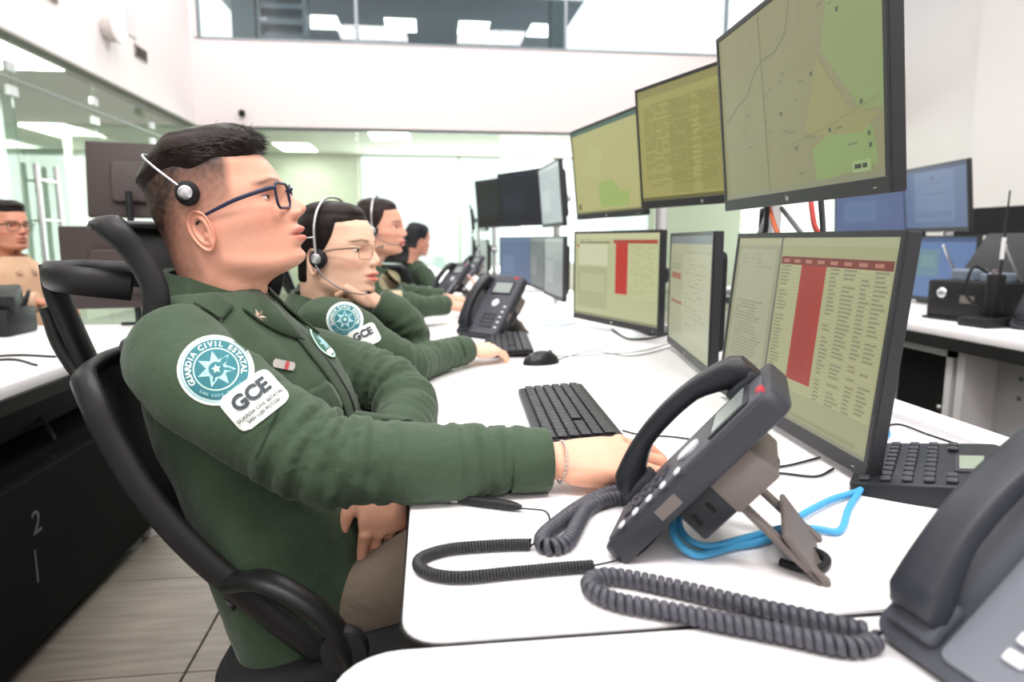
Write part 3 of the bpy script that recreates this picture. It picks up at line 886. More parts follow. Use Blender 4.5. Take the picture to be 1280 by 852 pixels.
def handset_geo(L=0.205, w=0.046, arch=0.040):
    """a handset along +y, ear and mouth pads facing -z, arched grip"""
    sec = []
    n = 22
    for i in range(n + 1):
        t = i / n; y = (t - 0.5) * L
        e = min(t, 1 - t)
        k = min(1, e / 0.30)
        top = arch * (math.sin(PI * (0.12 + 0.76 * t)) ** 0.7)
        th = 0.022 + 0.018 * (1 - k ** 1.2)
        ww = w * (0.80 + 0.20 * (1 - k)) * (0.80 + 0.20 * min(1, e / 0.03))
        zc = top - th / 2
        if e < 0.02: th *= 0.7
        sec.append((y, zc, ww / 2, th / 2))
    V = []; Fc = []; s = 16
    for y, zc, a, b in sec:
        for q in range(s):
            an = 2 * PI * q / s
            c, d = math.cos(an), math.sin(an)
            V.append((a * math.copysign(abs(c) ** 0.55, c), y, zc + b * math.copysign(abs(d) ** 0.55, d)))
    for i in range(n):
        for q in range(s):
            l = (q + 1) % s
            Fc.append((i * s + q, i * s + l, (i + 1) * s + l, (i + 1) * s + q))
    Fc.append(tuple(range(s))); Fc.append(tuple(n * s + q for q in range(s))[::-1])
    return V, Fc

def phone(M, label, ang=R(51), w=0.175, L=0.242, group='desk telephones', hand_u=-0.052, face=PH_FACE, body=PH_DARK, hand=PH_HAND, stand=True, lift=0.0):
    p = empty('desk_telephone', M, label, 'telephone', group)
    S = slab(ang, 0.010)
    # body: a shallow wedge with rounded lower edge
    add('body', xf(prism(rrect(w, L, 0.016, 5, 0, L / 2), -0.026, 0.0, 0.004, 2), S), body, p, smooth=0.6)
    add('face_plate', xf(prism(rrect(w - 0.065, L - 0.02, 0.008, 4, 0.026, L / 2), -0.001, 0.0035, 0.001, 1), S), face, p, smooth=0.6)
    dsp = add('display', xf(prism(rrect(0.088, 0.052, 0.004, 3, 0.026, L * 0.78), 0.0034, 0.0060, 0.001, 1), S), PH_HAND, p, smooth=0.6)
    add('lcd', xf(bx(-0.012, 0.064, L * 0.78 - 0.02, L * 0.78 + 0.02, 0.0058, 0.0066), S), LCD, dsp)
    kg = prism(rrect(0.015, 0.010, 0.002, 2), 0, 0.0035, 0.001, 1)
    src = None
    for r in range(4):
        for c in range(3):
            loc = S @ Vector((0.006 + c * 0.020, 0.038 + (3 - r) * 0.0155, 0.0033))
            if src is None:
                src = add('key', xf(kg, S.to_3x3().to_4x4()), KEYM if face is not PH_FACE else KEYD, p); src.location = loc
            else:
                instance(src, 'key', Matrix.Translation(loc), p)
    ksrc = None
    for i in range(5):
        loc = S @ Vector((0.074, 0.035 + i * 0.020, 0.0033))
        if ksrc is None:
            ksrc = add('function_key', xf(prism(rrect(0.011, 0.007, 0.002, 2), 0, 0.003, 0.0008, 1), S.to_3x3().to_4x4()), KEYM, p); ksrc.location = loc
        else:
            instance(ksrc, 'function_key', Matrix.Translation(loc), p)
    add('navigation_ring', xf(xf(lathe([(0.010, 0), (0.014, 0.0), (0.015, 0.003), (0.012, 0.0045), (0.009, 0.004)], 20), frame((0.026, L * 0.53, 0.0033))), S), KEYM, p, smooth=0.7)
    # cradle and handset on the user's left
    for c0, c1 in ((0.012, 0.05), (L - 0.055, L - 0.015)):
        add('cradle', xf(bx(hand_u - 0.022, hand_u + 0.022, c0, c1, -0.001, 0.012, 0.004), S), body, p, smooth=0.6)
    h = add('handset', xf(xf(handset_geo(), frame((hand_u, L * 0.5, 0.012 + lift))), S), hand, p, smooth=0.9)
    add('message_light', xf(prism(rrect(0.020, 0.008, 0.003, 3, w * 0.34, L - 0.012), -0.006, 0.005, 0.001, 1), S), mat('red_lamp', '#b02c36', 0.35), p, smooth=0.6)
    add('side_strip', xf(bx(w / 2 - 0.0005, w / 2 + 0.0008, L * 0.30, L * 0.42, -0.019, -0.007, 0.0003, 1), S), PH_GREY, p)
    # connector box on the back
    cb = add('connector_box', xf(bx(-0.06, w / 2 - 0.012, L * 0.34, L * 0.62, -0.062, -0.024, 0.004), S), PH_HAND, p, smooth=0.6)
    add('box_cover', xf(bx(-0.05, w / 2 - 0.0105, L * 0.53, L * 0.76, -0.064, -0.0245, 0.003), S), PH_GREY, cb, smooth=0.6)
    for v in (0.38, 0.46):
        add('slot', xf(bx(w / 2 - 0.013, w / 2 - 0.0112, L * v, L * v + 0.004, -0.048, -0.036), S), mat('slot_black', '#050506', 0.8), cb)
    if stand:
        # a folding easel stand: two struts down to a notched foot plate
        top = S @ Vector((0, L * 0.56, -0.060))
        yb = top.y + 0.075
        g = []
        for u in (-0.045, 0.050):
            a = Vector((u, top.y - 0.006, top.z)); b = Vector((u, yb - 0.012, 0.012))
            g.append(tube([a, b], (0.009), 4, raw=True) if False else strut(a, b, 0.018, 0.006))
        for q in g: add('stand_strut', q, PH_GREY, p, smooth=0.5)
        a = Vector((0.0025, yb - 0.036, 0.045)); b = Vector((0.0025, yb, 0.0))
        sd = add('foot_plate', strut(a, b, 0.113, 0.006), PH_GREY, p, smooth=0.5)
        for u in (-0.048, 0.053):
            add('foot_tab', strut(Vector((u, yb - 0.012, 0.014)), Vector((u, yb + 0.006, -0.008 + 0.008)), 0.012, 0.008), PH_GREY, sd, smooth=0.5)
    return p

def strut(a, b, width, th):
    t = (b - a).normalized(); l = (b - a).length
    M = basis((a + b) / 2, t, Vector((0, t.z, -t.y)) if abs(t.x) < 0.5 else Vector((0, 0, 1)))
    return xf(box(l, width, th, (0, 0, 0), 0.0015, 1), M)

# the man's phone: turned to him, seen from its right side
phA = phone(frame((0.204, 0.700, DZ), R(-117)), 'charcoal desk telephone on an easel stand beside the man\'s hand', ang=R(50), w=0.160, L=0.234)
# the near phone at the right corner
phB = phone(frame((0.365, 0.382, DZ), R(-82)), 'large charcoal desk telephone cut off by the lower right corner', ang=R(42), w=0.19, L=0.25,
            body=mat('phone_blue_grey', '#454851', 0.45, bump=0.1, bscale=1200), face=mat('phone_blue_face', '#6a6e77', 0.45), hand=mat('handset_blue_black', '#2a2d34', 0.38, bump=0.12, bscale=1200), hand_u=-0.062)
# the first woman's phone and further ones down the row
phD = phone(frame((0.148, 2.22, DZ), R(-48)), 'grey desk telephone by the first woman\'s hand, face turned to the camera', ang=R(52), w=0.19)
phE = phone(frame((0.05, 3.75, DZ), R(-62)), 'small dark telephone before the second woman', ang=R(50))
phF = phone(frame((0.28, 5.6, DZ), R(-60)), 'tiny telephone far down the row', ang=R(50))
phG = phone(frame((2.12, 2.14, DZ), R(-78)), 'grey telephone on the background desk at the right edge', ang=R(52), w=0.19, face=mat('phone_blue_face', '#6a6e77'))

# flat black key telephone behind the near monitor
pc = empty('key_telephone', frame((0.66, 0.80, DZ), R(-130), s=0.88), 'flat black key telephone with a small display beside the near monitor', 'telephone')
Sc = slab(R(9), 0.012)
add('body', xf(prism(rrect(0.24, 0.19, 0.015, 4, 0, 0.0), -0.012, 0.018, 0.004, 2), Sc), PH_HAND, pc, smooth=0.6)
d2 = add('display', xf(bx(-0.04, 0.05, 0.035, 0.078, 0.017, 0.021, 0.002), Sc), PH_DARK, pc)
add('lcd', xf(bx(-0.03, 0.04, 0.041, 0.072, 0.0205, 0.0216), Sc), mat('lcd_green', '#93a08c', 0.3), d2)
src = None
for r in range(5):
    for c in range(9):
        if r > 3 and 2 <= c <= 6: continue
        loc = Sc @ Vector((-0.098 + c * 0.0245, -0.075 + r * 0.027, 0.018))
        if src is None:
            src = add('key', xf(prism(rrect(0.017, 0.014, 0.003, 2), 0, 0.005, 0.0012, 1), Sc.to_3x3().to_4x4()), mat('key_charcoal', '#33353a', 0.4), pc); src.location = loc
        else:
            instance(src, 'key', Matrix.Translation(loc), pc)

# ============================================================ cords and cables
COIL = mat('coil_cord_grey', '#45454d', 0.45)
COILD = mat('coil_cord_dark', '#28292c', 0.45)
def on(p, z=0.0): return (p[0], p[1], p[2] + z)
Zc = 0.0095
add('coiled_phone_cord', coil([(0.346, 0.454, 0.730), (0.317, 0.450, 0.730), (0.277, 0.472, 0.730), (0.234, 0.495, 0.730), (0.194, 0.517, 0.730), (0.157, 0.537, 0.730), (0.140, 0.560, 0.730), (0.148, 0.579, 0.730), (0.173, 0.578, 0.730), (0.220, 0.550, 0.730), (0.266, 0.518, 0.730), (0.308, 0.491, 0.730), (0.345, 0.466, 0.730)], 0.0062, 0.0024, 0.0074, seg=14, flat=1.6),
    COIL, None, world=True, smooth=3.2, label='thick grey coiled cord looping across the foreground desk joint', cat='phone cord').location.z += Zc
add('coiled_phone_cord', coil([(0.274, 0.799, 0.730), (0.229, 0.794, 0.730), (0.179, 0.754, 0.730), (0.141, 0.709, 0.730), (0.115, 0.671, 0.730), (0.116, 0.649, 0.730), (0.138, 0.657, 0.730), (0.160, 0.702, 0.730), (0.182, 0.744, 0.730), (0.217, 0.769, 0.730), (0.251, 0.765, 0.730), (0.259, 0.744, 0.730)], 0.0068, 0.0024, 0.0072, seg=14, flat=1.6),
    COIL, None, world=True, smooth=3.2, label='twisted grey coiled cord beside the man\'s sleeve at his telephone', cat='phone cord').location.z += Zc
hc = add('coiled_headset_wire', coil([(0.101, 0.662, 0.730), (0.082, 0.664, 0.730), (0.048, 0.664, 0.730), (0.015, 0.661, 0.730), (-0.009, 0.648, 0.730), (-0.015, 0.632, 0.730), (-0.005, 0.613, 0.730), (0.024, 0.601, 0.730), (0.074, 0.604, 0.730), (0.121, 0.607, 0.730), (0.155, 0.608, 0.730)], 0.0052, 0.0012, 0.0032, seg=12, sides=5, flat=1.4),
    COILD, None, world=True, smooth=3.2, label='thin black coiled headset cord forming a long loop on the desk', cat='headset cord')
hc.location.z += 0.007
add('connector_lead', tube([on((0.155, 0.610, 0.730), .006), on((0.177, 0.620, 0.730), .004), on((0.210, 0.635, 0.730), .004), on((0.244, 0.659, 0.730), .02)], 0.0014, 6), COILD, hc, world=True, smooth=1)
add('junction_lead', tube([on((0.101, 0.660, 0.730), .006), on((0.115, 0.685, 0.730), .004), on((0.132, 0.725, 0.730), .004), on((0.132, 0.753, 0.730), .004), on((0.116, 0.759, 0.730), .005), on((0.103, 0.763, 0.730), .005)], 0.0012, 6), COILD, hc, world=True, smooth=1)
qd = empty('cord_connector', on((0.057, 0.784, 0.730), 0), 'slim black quick-disconnect plug of the headset cord by the sleeve', 'connector')
add('plug_body', tube([on((0.029, 0.797, 0.730), .007), on((0.048, 0.790, 0.730), .007), on((0.090, 0.770, 0.730), .007), on((0.105, 0.763, 0.730), .006)], [0.004, 0.0065, 0.006, 0.003], 10), BLACKM, qd, world=True, smooth=1)
add('metal_sleeve', tube([on((-0.015, 0.808, 0.730), .006), on((0.007, 0.803, 0.730), .006), on((0.031, 0.795, 0.730), .006)], [0.003, 0.0035, 0.004], 10), mat('grey_sleeve', '#b9b9bb', 0.35, 0.4), qd, world=True, smooth=1)
add('lead', tube([on((-0.037, 0.813, 0.730), .004), on((-0.025, 0.809, 0.730), .005), on((-0.013, 0.808, 0.730), .006)], 0.0016, 6), COILD, qd, world=True, smooth=1)

BLUE = mat('blue_patch_cable', '#4ba3d4', 0.4)
def zz(p, h): return (p[0], p[1], p[2] + h)
bc = add('network_cable', tube([zz((0.261, 0.681, 0.730), .045), zz((0.247, 0.640, 0.730), .02), zz((0.264, 0.620, 0.730), .006), zz((0.308, 0.633, 0.730), .006), zz((0.354, 0.646, 0.730), .006), zz((0.415, 0.690, 0.730), .010), zz((0.483, 0.737, 0.730), .008), zz((0.540, 0.767, 0.730), .006), zz((0.587, 0.814, 0.730), .008), zz((0.650, 0.910, 0.730), .004), zz((0.749, 1.004, 0.730), .004), zz((0.760, 1.051, 0.730), .004)], 0.0042, 10), BLUE, None, world=True, smooth=3.2,
    label='bright blue network cable arching from the telephone to the monitor', cat='cable')
add('network_cable', tube([zz((0.270, 0.686, 0.730), .045), zz((0.258, 0.650, 0.730), .02), zz((0.276, 0.629, 0.730), .010), zz((0.325, 0.642, 0.730), .010), zz((0.383, 0.666, 0.730), .008), zz((0.419, 0.664, 0.730), .006), zz((0.444, 0.659, 0.730), .005), zz((0.492, 0.716, 0.730), .006), zz((0.559, 0.787, 0.730), .008), zz((0.609, 0.860, 0.730), .005), zz((0.693, 0.944, 0.730), .004)], 0.0040, 10), BLUE, None, world=True, smooth=3.2,
    label='second blue network cable lying lower and flat on the desk', cat='cable')
def cable(pts, r, m, label, cat='cable', h=0.003):
    return add('desk_cable', tube([on(p, h) for p in pts], r, 6), m, None, world=True, smooth=3.2, label=label, cat=cat)
cable([(0.377, 0.624, 0.730), (0.391, 0.610, 0.730), (0.387, 0.591, 0.730), (0.370, 0.578, 0.730), (0.354, 0.582, 0.730), (0.341, 0.597, 0.730)], 0.0046, BLACKM, 'short black cable loop behind the telephone stand', h=0.005)
cable([(0.491, 0.961, 0.730), (0.510, 0.935, 0.730), (0.494, 0.885, 0.730), (0.450, 0.843, 0.730), (0.411, 0.820, 0.730)], 0.0018, COILD, 'thin black cable loop under the near monitor')
cable([(0.404, 0.818, 0.730), (0.460, 0.862, 0.730), (0.511, 0.879, 0.730), (0.569, 0.905, 0.730)], 0.0018, COILD, 'thin black cable running toward the monitor\'s lower edge')
cable([(0.430, 0.849, 0.730), (0.475, 0.847, 0.730), (0.517, 0.829, 0.730), (0.560, 0.856, 0.730)], 0.0018, COILD, 'lower thin black cable under the near monitor')
cable([(0.320, 1.080, 0.730), (0.342, 1.053, 0.730), (0.390, 1.034, 0.730), (0.434, 1.010, 0.730), (0.480, 1.037, 0.730)], 0.0016, COILD, 'keyboard cable passing behind the man\'s hand')
cable([(0.327, 1.755, 0.730), (0.466, 1.896, 0.730), (0.556, 1.803, 0.730), (0.726, 1.953, 0.730), (0.805, 2.094, 0.730)], 0.0016, mat('grey_cable', '#5d5f62', 0.5), 'grey mouse cable wandering behind the mouse')
cable([(0.259, 1.921, 0.730), (0.358, 1.827, 0.730), (0.475, 1.839, 0.730), (0.603, 1.879, 0.730), (0.744, 2.016, 0.730)], 0.0014, mat('grey_cable', '#5d5f62', 0.5), 'thin grey cable below the far monitor')
cable([(0.655, 2.373, 0.730), (0.643, 2.132, 0.730), (0.708, 2.124, 0.730), (0.785, 2.190, 0.730)], 0.0035, BLACKM, 'black cable hanging below the far lower monitor')
cable([(0.373, 2.765, 0.730), (0.457, 2.490, 0.730), (0.567, 2.576, 0.730)], 0.003, mat('pale_blue_cable', '#a8c4d8', 0.4), 'pale blue cable by the second workstation')
cable([(0.716, 1.008, 0.730), (0.805, 1.061, 0.730), (0.814, 0.996, 0.730), (0.822, 0.929, 0.730)], 0.0018, COILD, 'thin dark cable behind the key telephone')
# cables hanging between the monitor tiers
def hang(pts, r, m, label):
    return add('hanging_cable', tube(pts, r, 7), m, None, world=True, smooth=3.2, label=label, cat='cable')
hang([(0.70, 1.36, 1.14), (0.72, 1.40, 1.07), (0.74, 1.46, 1.06), (0.77, 1.52, 1.12)], 0.005, BLACKM, 'black cable loop below the middle upper monitor')
hang([(0.66, 1.10, 1.13), (0.70, 1.15, 1.05), (0.74, 1.25, 1.04), (0.78, 1.45, 1.12)], 0.005, mat('grey_cable', '#5d5f62', 0.5), 'grey cable loop behind the near upper monitor')
hang([(0.74, 1.44, 1.10), (0.70, 1.42, 1.0), (0.71, 1.40, 0.92), (0.74, 1.42, 0.85), (0.78, 1.5, 0.76)], 0.006, mat('grey_hose', '#6a6c70', 0.5), 'grey cable hose drooping between the lower monitors')
hang([(0.77, 1.50, 1.14), (0.745, 1.40, 1.07), (0.75, 1.36, 1.02), (0.76, 1.40, 0.97)], 0.005, mat('orange_cable', '#d06a44', 0.5), 'orange cable between the middle and near monitors')
hang([(0.76, 1.30, 1.13), (0.74, 1.24, 1.07), (0.75, 1.20, 1.05), (0.78, 1.18, 1.0)], 0.005, mat('red_cable', '#b3322c', 0.5), 'red cable behind the near upper monitor')

# ============================================================ keyboards and mouse
def keyboard(M, label, W=0.40, D=0.135):
    k = empty('keyboard', M, label, 'keyboard', 'keyboards')
    add('case', xf(prism(rrect(W, D, 0.008, 4), 0, 0.014, 0.003, 2), frame((0, 0, 0.004), 0, R(4))), mat('keyboard_black', '#222327', 0.45, bump=0.1, bscale=900), k, smooth=0.6)
    km = mat('keycap_black', '#2a2b30', 0.4)
    kd = mat('keyboard_well', '#0e0f11', 0.7)
    T = frame((0, 0, 0.004), 0, R(4))
    add('key_well', xf(bx(-W / 2 + 0.008, W / 2 - 0.008, -D / 2 + 0.012, D / 2 - 0.010, 0.0136, 0.0146), T), kd, k)
    cap = [(-0.0085, -0.0080), (0.0085, -0.0080), (0.0085, 0.0080), (-0.0085, 0.0080)]
    src = None
    rows = 6; dx = 0.0196; dy = 0.0185
    for r in range(rows):
        for c in range(19):
            if r == 0 and 4 <= c <= 8: continue
            if c in (14,) and r in (3,): continue
            loc = T @ Vector((-W / 2 + 0.018 + c * dx, -D / 2 + 0.022 + r * dy, 0.0145))
            if src is None:
                src = add('key', prism([(x * 1.0, y) for x, y in cap], 0, 0.0050, 0.0014, 1), km, k); src.location = loc
            else:
                instance(src, 'key', Matrix.Translation(loc), k)
    add('space_bar', xf(bx(-W / 2 + 0.018 + 3.55 * dx, -D / 2 + 0.018 + 0.0 + 8.45 * dx - W / 2 + W / 2 - D / 2 + D / 2 if False else -W / 2 + 0.018 + 8.45 * dx, -D / 2 + 0.014, -D / 2 + 0.030, 0.0145, 0.0195, 0.001, 1), T), km, k)
    for s in (-1, 1):
        add('foot', box(0.02, 0.012, 0.008, (s * W * 0.4, D * 0.4, 0.004)), BLACKM, k)
    return k
# the man's keyboard, its long side running away from the camera
keyboard(frame((0.240, 1.18, DZ), R(-93)), 'black keyboard beyond the man\'s right hand')
keyboard(frame((0.235, 2.02, DZ), R(-95)), 'black keyboard under the first woman\'s fingers', W=0.36)
keyboard(frame((0.16, 3.55, DZ), R(-92)), 'small dark keyboard before the second woman')
mo = empty('computer_mouse', frame((0.290, 1.735, DZ), R(20)), 'black computer mouse on the desk past the keyboard', 'mouse')
mv, mf = ball((0, 0, 0), (0.052, 0.031, 0.034), 20, 14)
mv = [(x, y, max(z, 0.0)) for x, y, z in mv]
add('shell', (mv, mf), mat('mouse_black', '#1c1d20', 0.35), mo, smooth=0.9)
add('wheel', xf(lathe([(0.007, -0.004), (0.009, 0), (0.007, 0.004)], 14, 'y'), frame((0.026, 0, 0.026))), PH_GREY, mo, smooth=0.9)
add('button_split', box(0.03, 0.0012, 0.0015, (0.036, 0, 0.0235)), mat('slot_black', '#050506'), mo)

# ============================================================ things on the background desk
bk = empty('equipment_case', frame((2.18, 2.46, DZ), R(-80)), 'open black equipment case with a raised lid on the background desk', 'case')
add('case_body', box(0.30, 0.20, 0.15, (0, 0, 0.085), 0.008), BLACKM, bk, smooth=0.6)
add('lid', xf(box(0.30, 0.025, 0.24, (0, 0, 0.12), 0.008), frame((0, 0.06, 0.155), 0, R(-38))), BLACKM, bk, smooth=0.6)
add('latch', ball((-0.08, -0.102, 0.11), (0.022, 0.012, 0.022)), ALU, bk, smooth=3.2)
add('label_plate', box(0.06, 0.003, 0.03, (0.03, -0.101, 0.09)), PH_GREY, bk)
for sx in (-1, 1):
    add('hinge_arm', tube([(sx * 0.13, 0.05, 0.15), (sx * 0.13, -0.02, 0.24), (sx * 0.13, -0.06, 0.30)], 0.005, 6), ALU, bk, smooth=1)
add('foot_strip', box(0.32, 0.22, 0.012, (0, 0, 0.006), 0.003), SATIN, bk)
add('contents', join(box(0.10, 0.09, 0.05, (-0.05, 0, 0.18), 0.01), box(0.08, 0.1, 0.04, (0.07, 0, 0.175), 0.01)), mat('papers_grey', '#6f7a88', 0.6), bk)
ra = empty('radio_handset', frame((2.10, 2.30, DZ), R(10)), 'black radio with a long thin antenna on the background desk', 'radio')
add('charger_base', box(0.20, 0.12, 0.035, (0, 0, 0.0175), 0.006), BLACKM, ra, smooth=0.6)
add('radio_body', box(0.055, 0.04, 0.16, (0, 0, 0.115), 0.006), BLACKM, ra, smooth=0.6)
an = add('antenna', tube([(0.015, 0, 0.19), (0.018, 0, 0.30), (0.022, 0, 0.50)], [0.006, 0.004, 0.003], 8), BLACKM, ra, smooth=1)
add('antenna_sleeve', tube([(0.0165, 0, 0.25), (0.0185, 0, 0.33)], 0.007, 8), mat('pale_frame', '#d9d9da'), an, smooth=1)
add('knob', lathe([(0.008, 0.19), (0.009, 0.21), (0.007, 0.212)], 12), PH_GREY, ra, smooth=0.6).location = (-0.012, 0, 0)
add('coiled_lead', tube([(-0.03, 0.02, 0.06), (-0.08, 0.05, 0.12), (-0.07, 0.04, 0.22), (-0.02, 0.02, 0.2)], 0.006, 6), BLACKM, ra, smooth=1)
for i, (x, y, c, l) in enumerate(((2.0, 2.72, '#d88a6a', 'orange'), (2.12, 2.85, '#c9a79a', 'beige'), (2.05, 2.95, '#b5565c', 'red'))):
    add('small_packet', xf(box(0.09, 0.05, 0.018, (0, 0, 0.009), 0.004), frame((x, y, DZ), i * 0.7)), mat('packet_' + l, c, 0.6), None, world=True, smooth=0.6,
        label='small %s packet on the background desk beside the monitor' % l, cat='packet')

# ============================================================ left desk: monitors seen from behind, tangled kit
BRN = mat('monitor_back_brown', '#3b3230', 0.5, bump=0.1, bscale=700)
def back_monitor(M, label, W, H):
    o = empty('monitor', M, label, 'monitor', 'monitors on the left desk')
    add('housing', prism(rrect(W, H, 0.006, 3, 0, H / 2), -0.012, 0.012, 0.003, 2), BRN, o, smooth=0.6)
    add('screen', bx(-W / 2 + 0.01, W / 2 - 0.01, 0.015, H - 0.01, -0.0135, -0.012), emis('#4a5a70', EM), o)
    add('rear_bulge', prism(rrect(W * 0.6, H * 0.55, 0.02, 4, 0.0, H * 0.45), 0.011, 0.035, 0.008, 3), BRN, o, smooth=0.6)
    add('mount_plate', box(0.10, 0.10, 0.01, (0.08, H * 0.42, 0.04), 0.003), mat('mount_silver', '#b5b3b1', 0.4, 0.6), o)
    add('mount_bolt', join(*[xf(lathe([(0.006, 0), (0.006, 0.006)], 8), frame((0.08 + a, H * 0.42 + b, 0.045))) for a in (-.03, .03) for b in (-.03, .03)]), SATIN, o)
    return o
def vframe(c, xdir, tilt=0.0):
    x = Vector(xdir).normalized(); up = Vector((0, 0, 1)); n = x.cross(up)
    y = up * math.cos(tilt) + n * math.sin(tilt); z = x.cross(y)
    M = Matrix((x, y, z)).transposed().to_4x4(); M.translation = Vector(c); return M
back_monitor(vframe((-1.06, 2.80, 1.135), (1, 0.28, 0), R(-14)), 'upper monitor on the left desk seen from behind, tilted', 0.40, 0.29)
back_monitor(vframe((-1.09, 2.70, 0.80), (1, 0.2, 0)), 'lower monitor on the left desk seen from behind', 0.46, 0.30)
lp = empty('monitor_pole', (-1.12, 2.72, DZ) if False else (-1.10, 2.735, DZ), 'dark pole behind the left desk monitors', 'monitor stand', 'monitor poles')
add('base_plate', box(0.12, 0.03, 0.012, (0, 0, 0.006), 0.003), SATIN, lp)
add('column', lathe([(0.012, 0), (0.012, 0.5)], 14), SATIN, lp, smooth=0.6)
tk = empty('radio_console', (-1.52, 2.52, DZ), 'tangle of black radio equipment on the left desk', 'radio equipment')
add('console_body', box(0.26, 0.18, 0.09, (0, 0, 0.045), 0.01), BLACKM, tk, smooth=0.6)
add('console_top', xf(box(0.20, 0.14, 0.07, (0, 0, 0.035), 0.012), frame((0.02, -0.01, 0.085), 0.3, 0.25)), BLACKM, tk, smooth=0.6)
for i in range(6):
    a = random.random() * 6
    add('lead', tube([(0.1 * math.cos(a), 0.09 * math.sin(a), 0.06), (0.15 * math.cos(a + .4), 0.14 * math.sin(a + .4), 0.14), (0.17 * math.cos(a + .9), 0.16 * math.sin(a + .9), 0.05), (0.19 * math.cos(a + 1.2), 0.17 * math.sin(a + 1.2), 0.006)], 0.006, 6), BLACKM, tk, smooth=1)
add('warning_tag', box(0.012, 0.003, 0.04, (0.08, -0.095, 0.10)), mat('tag_tan', '#c09a70', 0.6), tk)
tb = empty('small_monitor', frame((-1.76, 2.62, DZ), R(15)), 'small pale blue screen at the left picture edge', 'small screen')
add('housing', box(0.12, 0.03, 0.16, (0, 0, 0.12), 0.006), mat('pale_frame', '#d9d9da'), tb, smooth=0.6)
add('screen', box(0.10, 0.002, 0.13, (0, -0.016, 0.125)), emis('#9fb4c8', EM), tb)
add('foot', box(0.1, 0.08, 0.04, (0, 0, 0.02), 0.006), BLACKM, tb, smooth=0.6)
for i, pts in enumerate(([(-1.0, 1.85, 0), (-1.12, 1.95, 0), (-1.22, 1.88, 0), (-1.35, 2.0, 0)], [(-1.02, 1.98, 0), (-1.15, 2.02, 0), (-1.28, 1.97, 0), (-1.45, 2.1, 0)])):
    add('desk_cable', tube([(x, y, DZ + 0.004) for x, y, _ in pts], 0.0035, 6), BLACKM, None, world=True, smooth=3.2, label='%s black cable lying on the left white desk' % ('nearer' if i == 0 else 'farther'), cat='cable')

# ============================================================ people: tools
def gsm(a, s):
    k = np.arange(-3 * s, 3 * s + 1); w = np.exp(-0.5 * (k / s) ** 2); w /= w.sum()
    return np.convolve(np.pad(a, 3 * s, mode='edge'), w, mode='valid')

def table(z, pts, s=5):
    zz_ = np.linspace(-0.20, 0.14, 681)
    p = sorted(pts)
    v = gsm(np.interp(zz_, [q[0] for q in p], [q[1] for q in p]), s)
    return np.interp(z, zz_, v)

